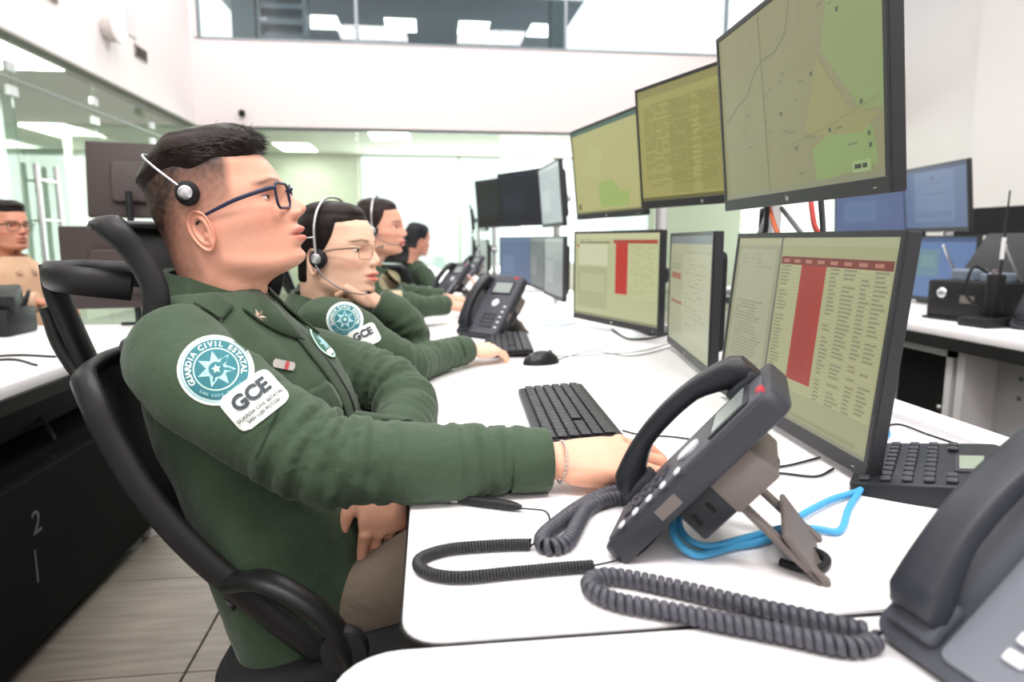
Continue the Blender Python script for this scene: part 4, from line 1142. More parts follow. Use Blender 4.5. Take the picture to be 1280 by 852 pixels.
def head_grid(o):
    """a head and neck in its own frame: x forward, y left, z up, origin between the ears"""
    nt, nz = 168, 170
    ph = np.linspace(0, 2 * PI, nt, endpoint=False)
    th = ph - 0.38 * np.sin(ph)
    u = np.linspace(0, 1, nz)
    top = 0.1255
    z = np.where(u < 0.86, -0.175 + (0.100 + 0.175) * (u / 0.86), 0)
    q = np.clip((u - 0.86) / 0.14, 0, 1)
    z = np.where(u >= 0.86, 0.100 + (top - 0.100) * np.sin(q * PI / 2), z)
    f = table(z, [(-.2, .020), (-.175, .022), (-.128, .032), (-.106, .044), (-.096, .062), (-.0905, .086), (-.084, .102), (-.074, .1085), (-.060, .1075), (-.045, .108), (-.03, .108), (-.015, .108), (0, .106), (.02, .1045), (.035, .1055), (.047, .1045), (.06, .101), (.075, .0945), (.09, .084), (.10, .0735), (.14, .0735)], 4)
    b = table(z, [(-.2, -.085), (-.15, -.080), (-.10, -.078), (-.06, -.078), (-.02, -.080), (.0, -.083), (.02, -.087), (.06, -.090), (.08, -.086), (.10, -.074), (.14, -.074)], 8)
    w = table(z, [(-.2, .075), (-.175, .066), (-.15, .059), (-.11, .0575), (-.095, .060), (-.085, .0625), (-.07, .0655), (-.05, .068), (-.03, .0695), (-.01, .0715), (.02, .0735), (.05, .0745), (.075, .072), (.09, .067), (.10, .061), (.14, .061)], 6)
    w = w * o.get('w', 1.0)
    # crown: close the dome over the last rows
    cap = np.where(u >= 0.86, np.cos(q * PI / 2) ** 0.9, 1.0)
    xc = np.where(z < -0.09, -0.022, -0.022 * np.clip((-z - 0.02) / 0.07, 0, 1)) * 1.0
    c = np.cos(th)[None, :]; s = np.sin(th)[None, :]
    F_, B_, W_, X_, Z_ = [np.repeat(a[:, None], nt, 1) for a in (f, b, w, xc, z)]
    CP = np.repeat(cap[:, None], nt, 1)
    cc = np.sign(c) * np.abs(c) ** np.where(c > 0, 0.92, 0.95)
    ss = np.sign(s) * np.abs(s) ** 0.93
    X = np.where(cc > 0, X_ + (F_ - X_) * cc, X_ + (X_ - B_) * cc)
    Y = W_ * ss
    X = X_ + (X - X_) * CP; Y = Y * CP
    front = np.clip(c, 0, 1) ** 0.6
    ay = np.abs(Y)
    nk = o.get('nose', 1.0)
    # nose
    A = table(Z_, [(-.2, 0), (-.026, 0), (-.021, .004), (-.0165, .009), (-.012, .019), (-.006, .0255), (0, .0245), (.008, .0185), (.016, .0125), (.0226, .009), (.032, .005), (.045, .001), (.06, 0), (.14, 0)], 3)
    sg = table(Z_, [(-.2, .013), (-.015, .0135), (-.004, .0118), (.01, .0085), (.025, .0075), (.05, .010), (.14, .01)], 4)
    X = X + front * A * nk * np.exp(-(ay / sg) ** 2.4)
    g = lambda y0, z0, sy, sz: np.exp(-((ay - y0) / sy) ** 2 - ((Z_ - z0) / sz) ** 2)
    X = X + front * (0.0075 * nk * g(.0125, -.0105, .0048, .0055) - 0.004 * g(.0075, -.0185, .004, .0025))
    # lips
    lw = o.get('lip', 1.0)
    up = np.exp(-(ay / .021) ** 2.6) * np.exp(-((Z_ + .0335) / .0060) ** 2) * .0105
    lo = np.exp(-(ay / .019) ** 2.6) * np.exp(-((Z_ + .0490) / .0062) ** 2) * .0100
    ml = np.exp(-(ay / .024) ** 4) * np.exp(-((Z_ + .0413) / .0020) ** 2) * .0055
    pm = np.exp(-(ay / .026) ** 2) * np.exp(-((Z_ + .041) / .017) ** 2) * .0055
    X = X + front * (lw * (up + lo) - ml + pm)
    X = X + front * (0.0040 * g(0, -.077, .017, .011) - 0.0035 * g(0, -.0605, .016, .005))
    # philtrum fold beside the mouth
    X = X - front * 0.0022 * g(.030, -.026, .006, .014)
    # eye sockets, brow, cheeks, temples
    X = X - front * (0.0135 * g(.031, .019, .0165, .0105)) - front * 0.004 * g(.016, .020, .007, .012)
    X = X + front * o.get('brow', 1.0) * 0.0050 * g(.030, .040, .020, .0075)
    X = X + front * 0.0045 * g(.043, -.006, .018, .015)
    sy = np.sign(Y)
    Y = Y + sy * 0.0035 * np.exp(-((X - .055) / .03) ** 2 - ((Z_ + .008) / .016) ** 2)
    Y = Y - sy * 0.0045 * np.exp(-((X - .062) / .022) ** 2 - ((Z_ - .055) / .02) ** 2)
    # jaw: hollow below the jaw line, fuller angle
    jl = -0.066 - 0.30 * np.clip(X, 0, .09)
    Y = Y - sy * 0.0060 * np.exp(-((Z_ - (jl - .018)) / .012) ** 2) * np.clip((X + .01) / .04, 0, 1)
    Y = Y + sy * 0.0030 * np.exp(-((Z_ - (jl + .010)) / .012) ** 2) * np.clip((X + .01) / .03, 0, 1)
    V = np.stack([X, Y, Z_], -1).reshape(-1, 3)
    Fc = []
    for i in range(nz - 1):
        for k in range(nt):
            l = (k + 1) % nt
            Fc.append((i * nt + k, i * nt + l, (i + 1) * nt + l, (i + 1) * nt + k))
    Fc.append(tuple(range(nt))[::-1])
    Fc.append(tuple((nz - 1) * nt + k for k in range(nt)))
    return V, Fc, nt, nz

def grid_normals(V, nt, nz):
    G = V.reshape(nz, nt, 3)
    du = np.roll(G, -1, 1) - np.roll(G, 1, 1)
    dv = np.empty_like(G); dv[1:-1] = G[2:] - G[:-2]; dv[0] = G[1] - G[0]; dv[-1] = G[-1] - G[-2]
    n = np.cross(du, dv); n /= (np.linalg.norm(n, axis=2, keepdims=True) + 1e-12)
    n[-3:] = (0, 0, 1)
    return n.reshape(-1, 3)

def ear_geo(side):
    nr, na = 16, 40
    prof_r = np.array([0, .2, .38, .5, .6, .68, .76, .83, .9, .96, 1.0, 1.0, .92, .7, .4])
    prof_h = np.array([-.006, -.0065, -.005, -.001, .0025, .003, .0010, .0005, .0035, .005, .003, -.001, -.004, -.010, -.016])
    V = []; Fc = []
    for r, h in zip(prof_r, prof_h):
        for k in range(na):
            a = 2 * PI * k / na
            wv = 0.0185 * (1 + 0.22 * math.sin(a)) * (1.0 if math.cos(a) < 0 else 0.86)
            hv = 0.031
            hh = h
            if math.cos(a) > 0.2 and -0.6 < math.sin(a) < 0.75 and r > 0.6 and h > -0.002: hh = h * 0.35 - 0.001    # open towards the cheek
            if math.sin(a) < -0.75 and r < 0.95: hh = max(h, -0.001) * 0.5 + 0.001                                   # lobe
            V.append((wv * r * math.cos(a), side * hh, hv * r * math.sin(a)))
    n = len(prof_r)
    for i in range(n - 1):
        for k in range(na):
            l = (k + 1) % na
            Fc.append((i * na + k, i * na + l, (i + 1) * na + l, (i + 1) * na + k))
    Fc.append(tuple(range(na)))
    M = Matrix.Translation((-0.004, side * 0.0765, -0.012)) @ Matrix.Rotation(side * R(22), 4, 'Z') @ Matrix.Rotation(R(-12), 4, 'Y')
    return xf((V, Fc), M)

def hand_geo(M, side=1, curl=(25, 35, 25), spread=1.0, thumb=(0.75, 0.62, -0.25), s=1.0):
    """side=+1: thumb at local +y. x along the fingers, z = back of the hand"""
    g = [tube([(-0.05, 0, 0), (0.0, 0, 0), (0.03, 0, 0.001), (0.065, 0, 0.001), (0.092, 0, 0.0)], [(0.0205, 0.027), (0.0185, 0.029), (0.0165, 0.036), (0.0145, 0.041), (0.0105, 0.040)], 18, 5, ref=(0, 0, 1))]
    g.append(ball((0.035, side * 0.026, -0.008), (0.034, 0.019, 0.015)))
    g.append(ball((0.045, -side * 0.028, -0.005), (0.042, 0.013, 0.014)))
    fing = [(0.031, (0.043, 0.026, 0.022), 0.0090, 0.092, 3), (0.0105, (0.048, 0.030, 0.023), 0.0092, 0.095, 0), (-0.0105, (0.044, 0.028, 0.022), 0.0087, 0.092, -3), (-0.030, (0.034, 0.021, 0.020), 0.0078, 0.084, -8)]
    for i, (y, ls, r, x0, sp) in enumerate(fing):
        p = Vector((x0 - 0.004, side * y, -0.001)); ang = 0.0
        sa = R(sp * spread) * side
        rr = r
        g.append(ball(p + Vector((0, 0, 0.002)), r * 1.15))
        for j, l in enumerate(ls):
            ang += R(curl[j] * (1 + 0.12 * (i - 1.5)))
            d = Vector((math.cos(ang) * math.cos(sa), math.cos(ang) * math.sin(sa), -math.sin(ang)))
            p2 = p + d * l
            g.append(capsule(p, p2, rr * 1.02, rr * 0.90)); g.append(ball(p2, rr * 0.97))
            p = p2; rr *= 0.92
    p = Vector((0.018, side * 0.026, -0.006)); d = Vector((thumb[0], side * thumb[1], thumb[2])).normalized()
    bend = Vector((0.25, -side * 0.16, -0.04))
    for l, r0, r1 in ((0.044, 0.0135, 0.0110), (0.033, 0.0110, 0.0102), (0.027, 0.0100, 0.0082)):
        g.append(capsule(p, p + d * l, r0, r1)); p = p + d * l; d = (d + bend).normalized()
    return xf(join(*g), M @ Matrix.Scale(s, 4))

SKIN = attr_mat('skin', 0.46, sss=0.12, bump=0.10, bscale=450, spec=0.35, var=0.05, vscale=90)
HAIRM = attr_mat('hair', 0.5, bump=0.6, bscale=260, spec=0.16, var=0.25, vscale=140)
def cloth_mat(name, color, wr=0.35):
    if name in MATS: return MATS[name]
    m = bpy.data.materials.new(name); m.use_nodes = True
    nt = m.node_tree; b = nt.nodes['Principled BSDF']
    tc = nt.nodes.new('ShaderNodeTexCoord')
    n1 = nt.nodes.new('ShaderNodeTexNoise'); n1.inputs['Scale'].default_value = 7; n1.inputs['Detail'].default_value = 5; n1.inputs['Distortion'].default_value = 0.8
    n2 = nt.nodes.new('ShaderNodeTexNoise'); n2.inputs['Scale'].default_value = 900; n2.inputs['Detail'].default_value = 2
    n3 = nt.nodes.new('ShaderNodeTexNoise'); n3.inputs['Scale'].default_value = 28; n3.inputs['Detail'].default_value = 3; n3.inputs['Distortion'].default_value = 1.5
    for n in (n1, n2, n3): nt.links.new(tc.outputs['Object'], n.inputs['Vector'])
    c = lin(color)
    mx = nt.nodes.new('ShaderNodeMix'); mx.data_type = 'RGBA'
    mx.inputs[6].default_value = (*[x * 0.88 for x in c], 1); mx.inputs[7].default_value = (*[x * 1.12 for x in c], 1)
    nt.links.new(n2.outputs['Fac'], mx.inputs[0]); nt.links.new(mx.outputs[2], b.inputs['Base Color'])
    b.inputs['Roughness'].default_value = 0.78; b.inputs['Specular IOR Level'].default_value = 0.25
    b.inputs['Sheen Weight'].default_value = 0.12; b.inputs['Sheen Roughness'].default_value = 0.5
    ad = nt.nodes.new('ShaderNodeMath'); ad.operation = 'MULTIPLY_ADD'; ad.inputs[1].default_value = 3.0
    nt.links.new(n1.outputs['Fac'], ad.inputs[0]); nt.links.new(n3.outputs['Fac'], ad.inputs[2])
    bp = nt.nodes.new('ShaderNodeBump'); bp.inputs['Strength'].default_value = wr; bp.inputs['Distance'].default_value = 0.006
    nt.links.new(ad.outputs[0], bp.inputs['Height'])
    bp2 = nt.nodes.new('ShaderNodeBump'); bp2.inputs['Strength'].default_value = 0.15; bp2.inputs['Distance'].default_value = 0.0006
    nt.links.new(n2.outputs['Fac'], bp2.inputs['Height']); nt.links.new(bp.outputs['Normal'], bp2.inputs['Normal'])
    nt.links.new(bp2.outputs['Normal'], b.inputs['Normal'])
    MATS[name] = m
    return m
GREEN = cloth_mat('olive_green_twill', '#384a37')
GREEN_D = cloth_mat('green_twill_trim', '#314230', 0.15)

def head_colors(V, o):
    skin = np.array(lin(o['skin'])); x, y, z = V[:, 0], V[:, 1], V[:, 2]; ay = np.abs(y)
    C_ = np.tile(skin, (len(V), 1))
    def mixin(mask, col):
        C_[:] = C_ * (1 - mask[:, None]) + np.array(lin(col)) * mask[:, None]
    mixin(0.35 * np.exp(-((ay - .048) / .022) ** 2 - ((z + .012) / .02) ** 2) * (x > .04), o.get('blush', '#e08a76'))
    mixin(0.30 * np.exp(-((ay) / .016) ** 2 - ((z + .006) / .012) ** 2) * (x > .10), '#dd8a76')
    lip = np.exp(-(ay / .0235) ** 6) * np.clip(1.15 - np.abs((z + .0418 + 0.006 * (ay / .024) ** 2 * 0) / (.0135 * np.sqrt(np.clip(1 - (ay / .026) ** 2, 0.02, 1)))) ** 4, 0, 1) * (x > .085)
    mixin(0.85 * lip, o.get('lips', '#cf7468'))
    mixin(0.6 * np.exp(-(ay / .023) ** 6) * np.exp(-((z + .0415) / .0016) ** 2) * (x > .085), '#8a3f3a')
    # brows
    bz = .043 + .010 * (ay - .030) / .02 * (ay < .034) * 0.3 - .004 * np.clip((ay - .036) / .012, 0, 1)
    brow = np.exp(-((z - bz) / .0034) ** 2) * np.clip((ay - .011) / .006, 0, 1) * np.clip((.056 - ay) / .008, 0, 1) * (x > .06)
    mixin(0.8 * brow, o.get('brow_col', '#3a2a25'))
    # around the eyes a little darker lid colour
    mixin(0.12 * np.exp(-((ay - .031) / .018) ** 2 - ((z - .020) / .008) ** 2) * (x > .06), '#a86a5a')
    # nostrils
    mixin(0.8 * np.exp(-((ay - .0075) / .0035) ** 2 - ((z + .0175) / .0022) ** 2) * (x > .1), '#6a342c')
    if o.get('fade'):
        # clipped hair on the sides and nape: real short hair, so its colour belongs to the scalp
        side = np.clip((.050 + .10 * np.clip(z - .02, -.03, .06) - x) / .012, 0, 1) * np.clip((z - (.004 + .012 * np.clip((x - .01) / .03, 0, 1))) / .014, 0, 1)
        nape = np.clip((-.018 - x) / .012, 0, 1) * np.clip((z + .085) / .02, 0, 1)
        m = np.maximum(side, nape)
        n = np.array([0.5 + 0.5 * noise.noise(Vector((p[0] * 260, p[1] * 260, p[2] * 160))) for p in V])
        dens = np.clip(0.52 + 0.45 * (z - .035) / .05 + 0.65 * np.clip((-x - .015) / .05, 0, 1), 0.42, 0.97)
        mixin(m * np.clip(dens + 0.25 * (n - .5), 0, 1), '#2d211d')
    return C_

def hair_shell(V, N, o):
    x, y, z = V[:, 0], V[:, 1], V[:, 2]; ay = np.abs(y)
    st = o['hair']
    ns = np.array([noise.noise(Vector((p[0] * 14, p[1] * 75, p[2] * 14))) for p in V])
    nb = np.array([noise.noise(Vector((p[0] * 30 + 5, p[1] * 26, p[2] * 30))) for p in V])
    if st == 'quiff':
        lim = .076 + .010 * np.clip((x - .0) / .08, 0, 1) - .016 * np.clip((-x - .045) / .03, 0, 1)
        m = np.clip((z - lim + .006 + .010 * nb) / .030, 0, 1); m = m * m * (3 - 2 * m)
        sstep = np.clip((x + .046) / .03, 0, 1); sstep = sstep * sstep * (3 - 2 * sstep)
        T = .0055 + .0100 * sstep + .0020 * np.clip(x / .06, 0, 1) + .0050 * np.clip((-x - .06) / .025, 0, 1)
        t = -.003 + m * (T + .003 + .0030 * ns + .0035 * nb)
    elif st == 'pulled':
        # hairline round the face, everything drawn smoothly back
        line = .086 - np.clip((ay - .028) / .04, 0, 1) * .010
        fx = .052 - .55 * np.clip(.075 - z, 0, .10) * 0.35
        a = np.clip((z - line + .006) / .022, 0, 1)
        bmask = np.clip((fx - x) / .022, 0, 1) * np.clip((z - (-.012 + .05 * np.clip((x - .005) / .04, 0, 1))) / .022, 0, 1)
        nape = np.clip((-.025 - x) / .012, 0, 1) * np.clip((z + .070) / .014, 0, 1)
        m = np.maximum(np.maximum(a, bmask), nape); m = m * m * (3 - 2 * m)
        t = -.0025 + m * (.0060 + .0010 * ns) + .003 * m * np.clip((z - .095) / .03, 0, 1)
    H = V + N * t[:, None]
    if st == 'quiff':
        # front tuft pushed forward and up
        k = np.clip((x - .035) / .05, 0, 1) * np.clip((z - .078) / .015, 0, 1)
        H[:, 0] += k * .004; H[:, 2] += k * .001
    base = np.array(lin(o.get('hair_col', '#2b1d19')))
    col = base[None, :] * (1 + 0.35 * ns[:, None] + 0.25 * nb[:, None])
    return H, np.clip(col, 0, 1)

def noise_cloth(co, no, arms, amp=1.0):
    out = co.copy()
    A = []
    for pts, elb in arms:
        P = np.array([tuple(p) for p in smooth_path(pts, 8)]); d = np.r_[0, np.cumsum(np.linalg.norm(np.diff(P, axis=0), axis=1))]
        E = np.array(elb); se = d[np.argmin(np.linalg.norm(P - E, axis=1))]
        A.append((P, d, se))
    for i in range(len(co)):
        p = Vector(co[i]); 
        r1 = 1 - abs(noise.noise(p * 8.0)) * 2
        r2 = noise.noise(Vector((p.x * 26, p.y * 26, p.z * 18)))
        h = 0.0042 * r1 + 0.0018 * r2
        for P, d, se in A:
            q = np.linalg.norm(P - co[i], axis=1); j = int(np.argmin(q))
            if q[j] < 0.085:
                s = d[j] - se
                wv = noise.noise(p * 12.0) * 2.2
                h += 0.0038 * math.exp(-(s / 0.075) ** 2) * math.sin(s * 2 * PI / 0.036 + wv * 2 + p.z * 40)
                h += 0.0020 * math.exp(-((s - 0.19) / 0.06) ** 2) * math.sin(s * 2 * PI / 0.030 + wv * 2 - p.z * 30)
        out[i] = co[i] + no[i] * h * amp
    return out

class Person: pass

def make_person(label, HM, o, torso, facing, arms, jacket, group=None, skin_r=0.003, voxel=0.006, trousers=None, name='person', collar=True, jname='jacket', amp=1.0):
    """torso: [(centre, half-depth, half-width)]; arms: [(points, sleeve radii, elbow, hand matrix, side, hand options)]"""
    P = Person(); P.HM = HM
    V, Fc, nt, nz = head_grid(o)
    N = grid_normals(V, nt, nz)
    cols = head_colors(V, o)
    s = o.get('scale', 1.0)
    HS = HM @ Matrix.Scale(s, 4); P.HS = HS
    hw = [tuple(HS @ Vector(p)) for p in V]
    # skin body below the clothes with both hands
    f = Vector(facing).normalized()
    core = tube([t[0] for t in torso], [(t[1] * 0.80, t[2] * 0.80) for t in torso], 22, 4, ref=f)
    parts = [core]
    for pts, rad, elb, hm, side, ho in arms:
        parts.append(tube(pts, [(0.62 * (r if isinstance(r, (int, float)) else r[0]), 0.62 * (r if isinstance(r, (int, float)) else r[1])) for r in rad], 14, 5))
        if hm is not None:
            parts.append(hand_geo(hm, side, **ho))
    co, bf, bn = remesh(join(*parts), skin_r, 3)
    sk = np.tile(np.array(lin(o.get('hand_skin', o['skin']))), (len(co), 1))
    VV = list(hw) + [tuple(p) for p in co]
    FF = list(Fc) + [tuple(i + len(hw) for i in q) for q in bf]
    CC = [cols, sk]
    for side in (-1, 1):
        ev, ef = xf(ear_geo(side), HS)
        k = len(VV); VV += ev; FF += [tuple(i + k for i in q) for q in ef]
        CC.append(np.tile(np.array(lin(o.get('ear', o['skin']))), (len(ev), 1)))
    base = Vector(torso[0][0]); base.z = o.get('base_z', 0.40)
    P.body = add(name, (VV, FF), SKIN, None, world=True, smooth=3.2, label=label, cat='person', group=group, origin=base)
    set_col(P.body, np.concatenate(CC))
    # eyes
    white, iris = mat('eye_white', '#e6dcd6', 0.25), mat('iris_brown', '#2a1712', 0.15)
    for side in (-1, 1):
        c = Vector((0.0760, side * 0.0312, 0.0195))
        g = ball((0, 0, 0), 0.0125, 20, 14)
        e = add('eye', xf(g, HS @ Matrix.Translation(c)), white, P.body, world=True, smooth=3.2)
        gi = lathe([(0.0066, 0.0108), (0.0050, 0.0118), (0.002, 0.0127), (0.0003, 0.0128)], 18, 'x')
        add('iris', xf(gi, HS @ Matrix.Translation(c) @ Matrix.Rotation(R(o.get('gaze', -4)), 4, 'Y')), iris, e, world=True, smooth=3.2)
        for lo_, hi_ in ((o.get('lid', 8), 86), (-86, -13)):
            gv = []; gf = []
            for a in range(9):
                el = R(lo_ + (hi_ - lo_) * a / 8)
                for b in range(15):
                    az = R(-84 + 168 * b / 14)
                    rr = 0.0136
                    gv.append((rr * math.cos(el) * math.cos(az), rr * math.cos(el) * math.sin(az), rr * math.sin(el)))
            for a in range(8):
                for b in range(14):
                    gf.append((a * 15 + b, a * 15 + b + 1, (a + 1) * 15 + b + 1, (a + 1) * 15 + b))
            ob = add('eyelid', xf((gv, gf), HS @ Matrix.Translation(c)), SKIN, P.body, world=True, smooth=3.2)
            lc = np.tile(np.array(lin('#b98373' if lo_ > 0 else o['skin'])), (len(gv), 1))
            if lo_ > 0: lc[:15] = lin('#2a1c18')
            set_col(ob, lc)
    # hair
    H, hc_ = hair_shell(V, N, o)
    P.hair = add('hair', ([tuple(HS @ Vector(p)) for p in H], Fc), HAIRM, P.body, world=True, smooth=3.2)
    set_col(P.hair, hc_)
    P.headV, P.headH = V, H
    # jacket
    jt = [tube([t[0] for t in torso], [(t[1], t[2]) for t in torso], 28, 5, ref=f)]
    for pts, rad, elb, hm, side, ho in arms:
        jt.append(tube(pts, rad, 20, 6)); jt.append(ball(pts[0], rad[0] if isinstance(rad[0], (int, float)) else rad[0][0]))
    co, jf, jn = remesh(join(*jt), voxel, 10, 0.6)
    co = noise_cloth(co, jn, [(a[0], a[2]) for a in arms], amp)
    P.jacket = add(jname, ([tuple(p) for p in co], jf), jacket, P.body, world=True, smooth=3.2)
    P.bvh = BVHTree.FromPolygons([Vector(p) for p in co], jf)
    for pts, rad, elb, hm, side, ho in arms:
        if hm is None: continue
        a, b = Vector(pts[-2]), Vector(pts[-1]); d = (b - a).normalized()
        r = rad[-1] if isinstance(rad[-1], tuple) else (rad[-1], rad[-1])
        add('cuff', tube([b - d * 0.045, b - d * 0.02, b + d * 0.004, b + d * 0.006, b + d * 0.001], [(r[0] + .0025, r[1] + .0025), (r[0] + .0035, r[1] + .0035), (r[0] + .0030, r[1] + .003), (r[0] - .001, r[1] - .001), (r[0] * .72, r[1] * .72)], 24, 2, cap=False), jacket, P.jacket, world=True, smooth=1.0)
    return P

def collar_geo(c, rx, ry, f, drop=0.045, flare=0.022, tip=0.05, h=0.028, gap=16, tilt=0.0):
    """fold-down collar round a neck: stand, fold, and a leaf ending in two points"""
    f = Vector(f).normalized(); l = Vector((-f.y, f.x, 0)); u = Vector((0, 0, 1))
    V = []; Fc = []
    n = 46
    for i in range(n + 1):
        a = R(gap + (360 - 2 * gap) * i / n)        # 0 = front
        d = f * math.cos(a) * rx + l * math.sin(a) * ry
        dn = d.normalized()
        front = max(0.0, math.cos(a))
        zz0 = Vector(c) + d - u * (0.030 * front) + u * 0.012 * max(0, -math.cos(a))
        stand = zz0 + u * 0.0
        topi = zz0 + u * h * 0.9 + dn * 0.001
        topo = zz0 + u * h + dn * 0.006
        tt = max(0.0, (math.cos(a) - 0.45) / 0.55)
        mid = zz0 + u * (h - drop * 0.5) + dn * (flare * 0.75)
        low = zz0 + u * (h - drop - tip * 0.42 * tt) + dn * (flare * 1.15 + 0.010 * tt) + f * 0.016 * tt
        for p in (stand, topi, topo, mid, low): V.append(tuple(p))
    for i in range(n):
        for k in range(4):
            Fc.append((i * 5 + k, i * 5 + k + 1, (i + 1) * 5 + k + 1, (i + 1) * 5 + k))
    return V, Fc

def settle(geo, bvh, gap=0.0035):
    """lift the vertices of a cloth piece out of the garment below it"""
    V = []
    for p in geo[0]:
        q = Vector(p); hit, nn, _, dist = bvh.find_nearest(q)
        if hit is not None and dist < 0.06:
            sd = (q - hit).dot(nn)
            if sd < gap: q = q + nn * (gap - sd)
        V.append(tuple(q))
    return V, geo[1]

def thicken(o, t, off=0.0):
    m = o.modifiers.new('solid', 'SOLIDIFY'); m.thickness = t; m.offset = off
    return o

# patches sewn on cloth: flat shapes laid onto the cloth surface
def lay(bvh, geo, O, n, up, off, reach=0.12):
    """geo in (right, up) metres around O, dropped on the cloth along -n"""
    n = Vector(n).normalized(); up = Vector(up); up = (up - n * up.dot(n)).normalized(); rt = up.cross(n)
    O = Vector(O); V = []
    for p in geo[0]:
        q = O + rt * p[0] + up * p[1]
        hit, nn, _, _ = bvh.ray_cast(q + n * reach, -n, reach * 2.5)
        if hit is None: hit = q
        V.append(tuple(hit + n * (off + p[2])))
    return V, geo[1]

def disc(r, nr=8, na=40, z=0.0, r0=0.0):
    V = []; Fc = []
    for i in range(nr + 1):
        rr = r0 + (r - r0) * i / nr
        for k in range(na):
            a = 2 * PI * k / na; V.append((rr * math.cos(a), rr * math.sin(a), z))
    for i in range(nr):
        for k in range(na):
            l = (k + 1) % na
            Fc.append((i * na + k, (i + 1) * na + k, (i + 1) * na + l, i * na + l))
    return V, Fc

def plate(w, h, r, nx=14, ny=10, z=0.0):
    """rounded rectangle as a fine grid"""
    V = []; Fc = []
    for j in range(ny + 1):
        v = -1 + 2 * j / ny; y = v * h / 2
        ins = 0
        dy = abs(y) - (h / 2 - r)
        if dy > 0: ins = r - math.sqrt(max(0, r * r - dy * dy))
        for i in range(nx + 1):
            V.append(((-1 + 2 * i / nx) * (w / 2 - ins), y, z))
    for j in range(ny):
        for i in range(nx):
            a = j * (nx + 1) + i; Fc.append((a, a + 1, a + nx + 2, a + nx + 1))
    return V, Fc

def star(n, ro, ri, z=0.0, dome=0.0):
    V = [(0, 0, z + dome)]; Fc = []
    for k in range(2 * n):
        a = PI / 2 + PI * k / n; r = ro if k % 2 == 0 else ri
        V.append((r * math.cos(a), r * math.sin(a), z))
    for k in range(2 * n): Fc.append((0, 1 + k, 1 + (k + 1) % (2 * n)))
    return V, Fc

def arc_text(s, r, a0, a1, size, z=0.0, inward=False):
    g = []
    for i, ch in enumerate(s):
        if ch == ' ': continue
        a = R(a0 + (a1 - a0) * (i + 0.5) / len(s))
        t = text_geo(ch, size, bold=size * 0.02)
        rot = a - PI / 2 if not inward else a + PI / 2
        g.append(xf(t, Matrix.Translation((r * math.cos(a), r * math.sin(a), z)) @ Matrix.Rotation(rot, 4, 'Z')))
    return join(*g)

PW_ = mat('patch_white', '#e9efe9', 0.7, bump=0.2, bscale=1500); PT_ = mat('patch_teal', '#2f6f78', 0.7, bump=0.2, bscale=1500)
PB_ = mat('patch_pale_blue', '#9cc4c8', 0.7, bump=0.2, bscale=1500); PK_ = mat('patch_ink', '#3a4248', 0.7); PR_ = mat('patch_red', '#b2484e', 0.7)
PM_ = mat('patch_mint', '#b9d8cc', 0.7)
def round_patch(P, O, n, up, r, label, full=True):
    e = add('shoulder_patch', lay(P.bvh, disc(r), O, n, up, 0.0016), PW_, P.body, world=True, smooth=1.0, label=label)
    L = lambda g, off: lay(P.bvh, g, O, n, up, off)
    add('border', L(disc(r * 0.93, 2, 40, 0, r * 0.875), 0.0020), PB_, e, world=True)
    add('field', L(disc(r * 0.85), 0.0022), PT_, e, world=True)
    add('inner_ring', L(disc(r * 0.60, 2, 40, 0, r * 0.565), 0.0026), PM_, e, world=True)
    add('star', L(star(7, r * 0.52, r * 0.26, 0, 0.0008), 0.0028), PB_, e, world=True)
    add('star_center', L(disc(r * 0.2, 3, 24), 0.0040), PT_, e, world=True)
    add('star_core', L(star(5, r * 0.13, r * 0.06), 0.0045), PM_, e, world=True)
    if full:
        add('lettering', L(arc_text('GUARDIA CIVIL ESTATAL', r * 0.715, 205, -25, r * 0.215), 0.0028), PW_, e, world=True, kind='stuff')
        add('lower_lettering', L(arc_text('SAN LUIS POTOSI', r * 0.73, 222, 318, r * 0.11, inward=True), 0.0045), PB_, e, world=True, kind='stuff')
        add('red_mark', L(plate(r * 0.16, r * 0.06, r * 0.02, 2, 2), 0.0032), PR_, e, world=True)
    return e
def name_patch(P, O, n, up, w, h, label, full=True):
    e = add('name_patch', lay(P.bvh, plate(w, h, h * 0.2, 30, 22), O, n, up, 0.0024), PW_, P.body, world=True, smooth=1.0, label=label)
    L = lambda g, off: lay(P.bvh, g, O, n, up, off)
    add('initials', L(xf(text_geo('GCE', h * 0.50, bold=h * 0.022), frame((0, h * 0.14, 0))), 0.0044), PK_, e, world=True, kind='stuff')
    if full:
        add('motto', L(join(xf(text_geo('GUARDIA CIVIL ESTATAL', h * 0.115, bold=h * 0.004), frame((0, -h * 0.20, 0))), xf(text_geo('SAN LUIS POTOSI', h * 0.115, bold=h * 0.004), frame((0, -h * 0.34, 0)))), 0.0055), PK_, e, world=True, kind='stuff')
    return e

def head_frame(O, yaw, pitch=0.0, roll=0.0):
    """yaw: facing angle from +X; pitch: chin up"""
    return Matrix.Translation(O) @ Matrix.Rotation(yaw, 4, 'Z') @ Matrix.Rotation(-pitch, 4, 'Y') @ Matrix.Rotation(roll, 4, 'X')

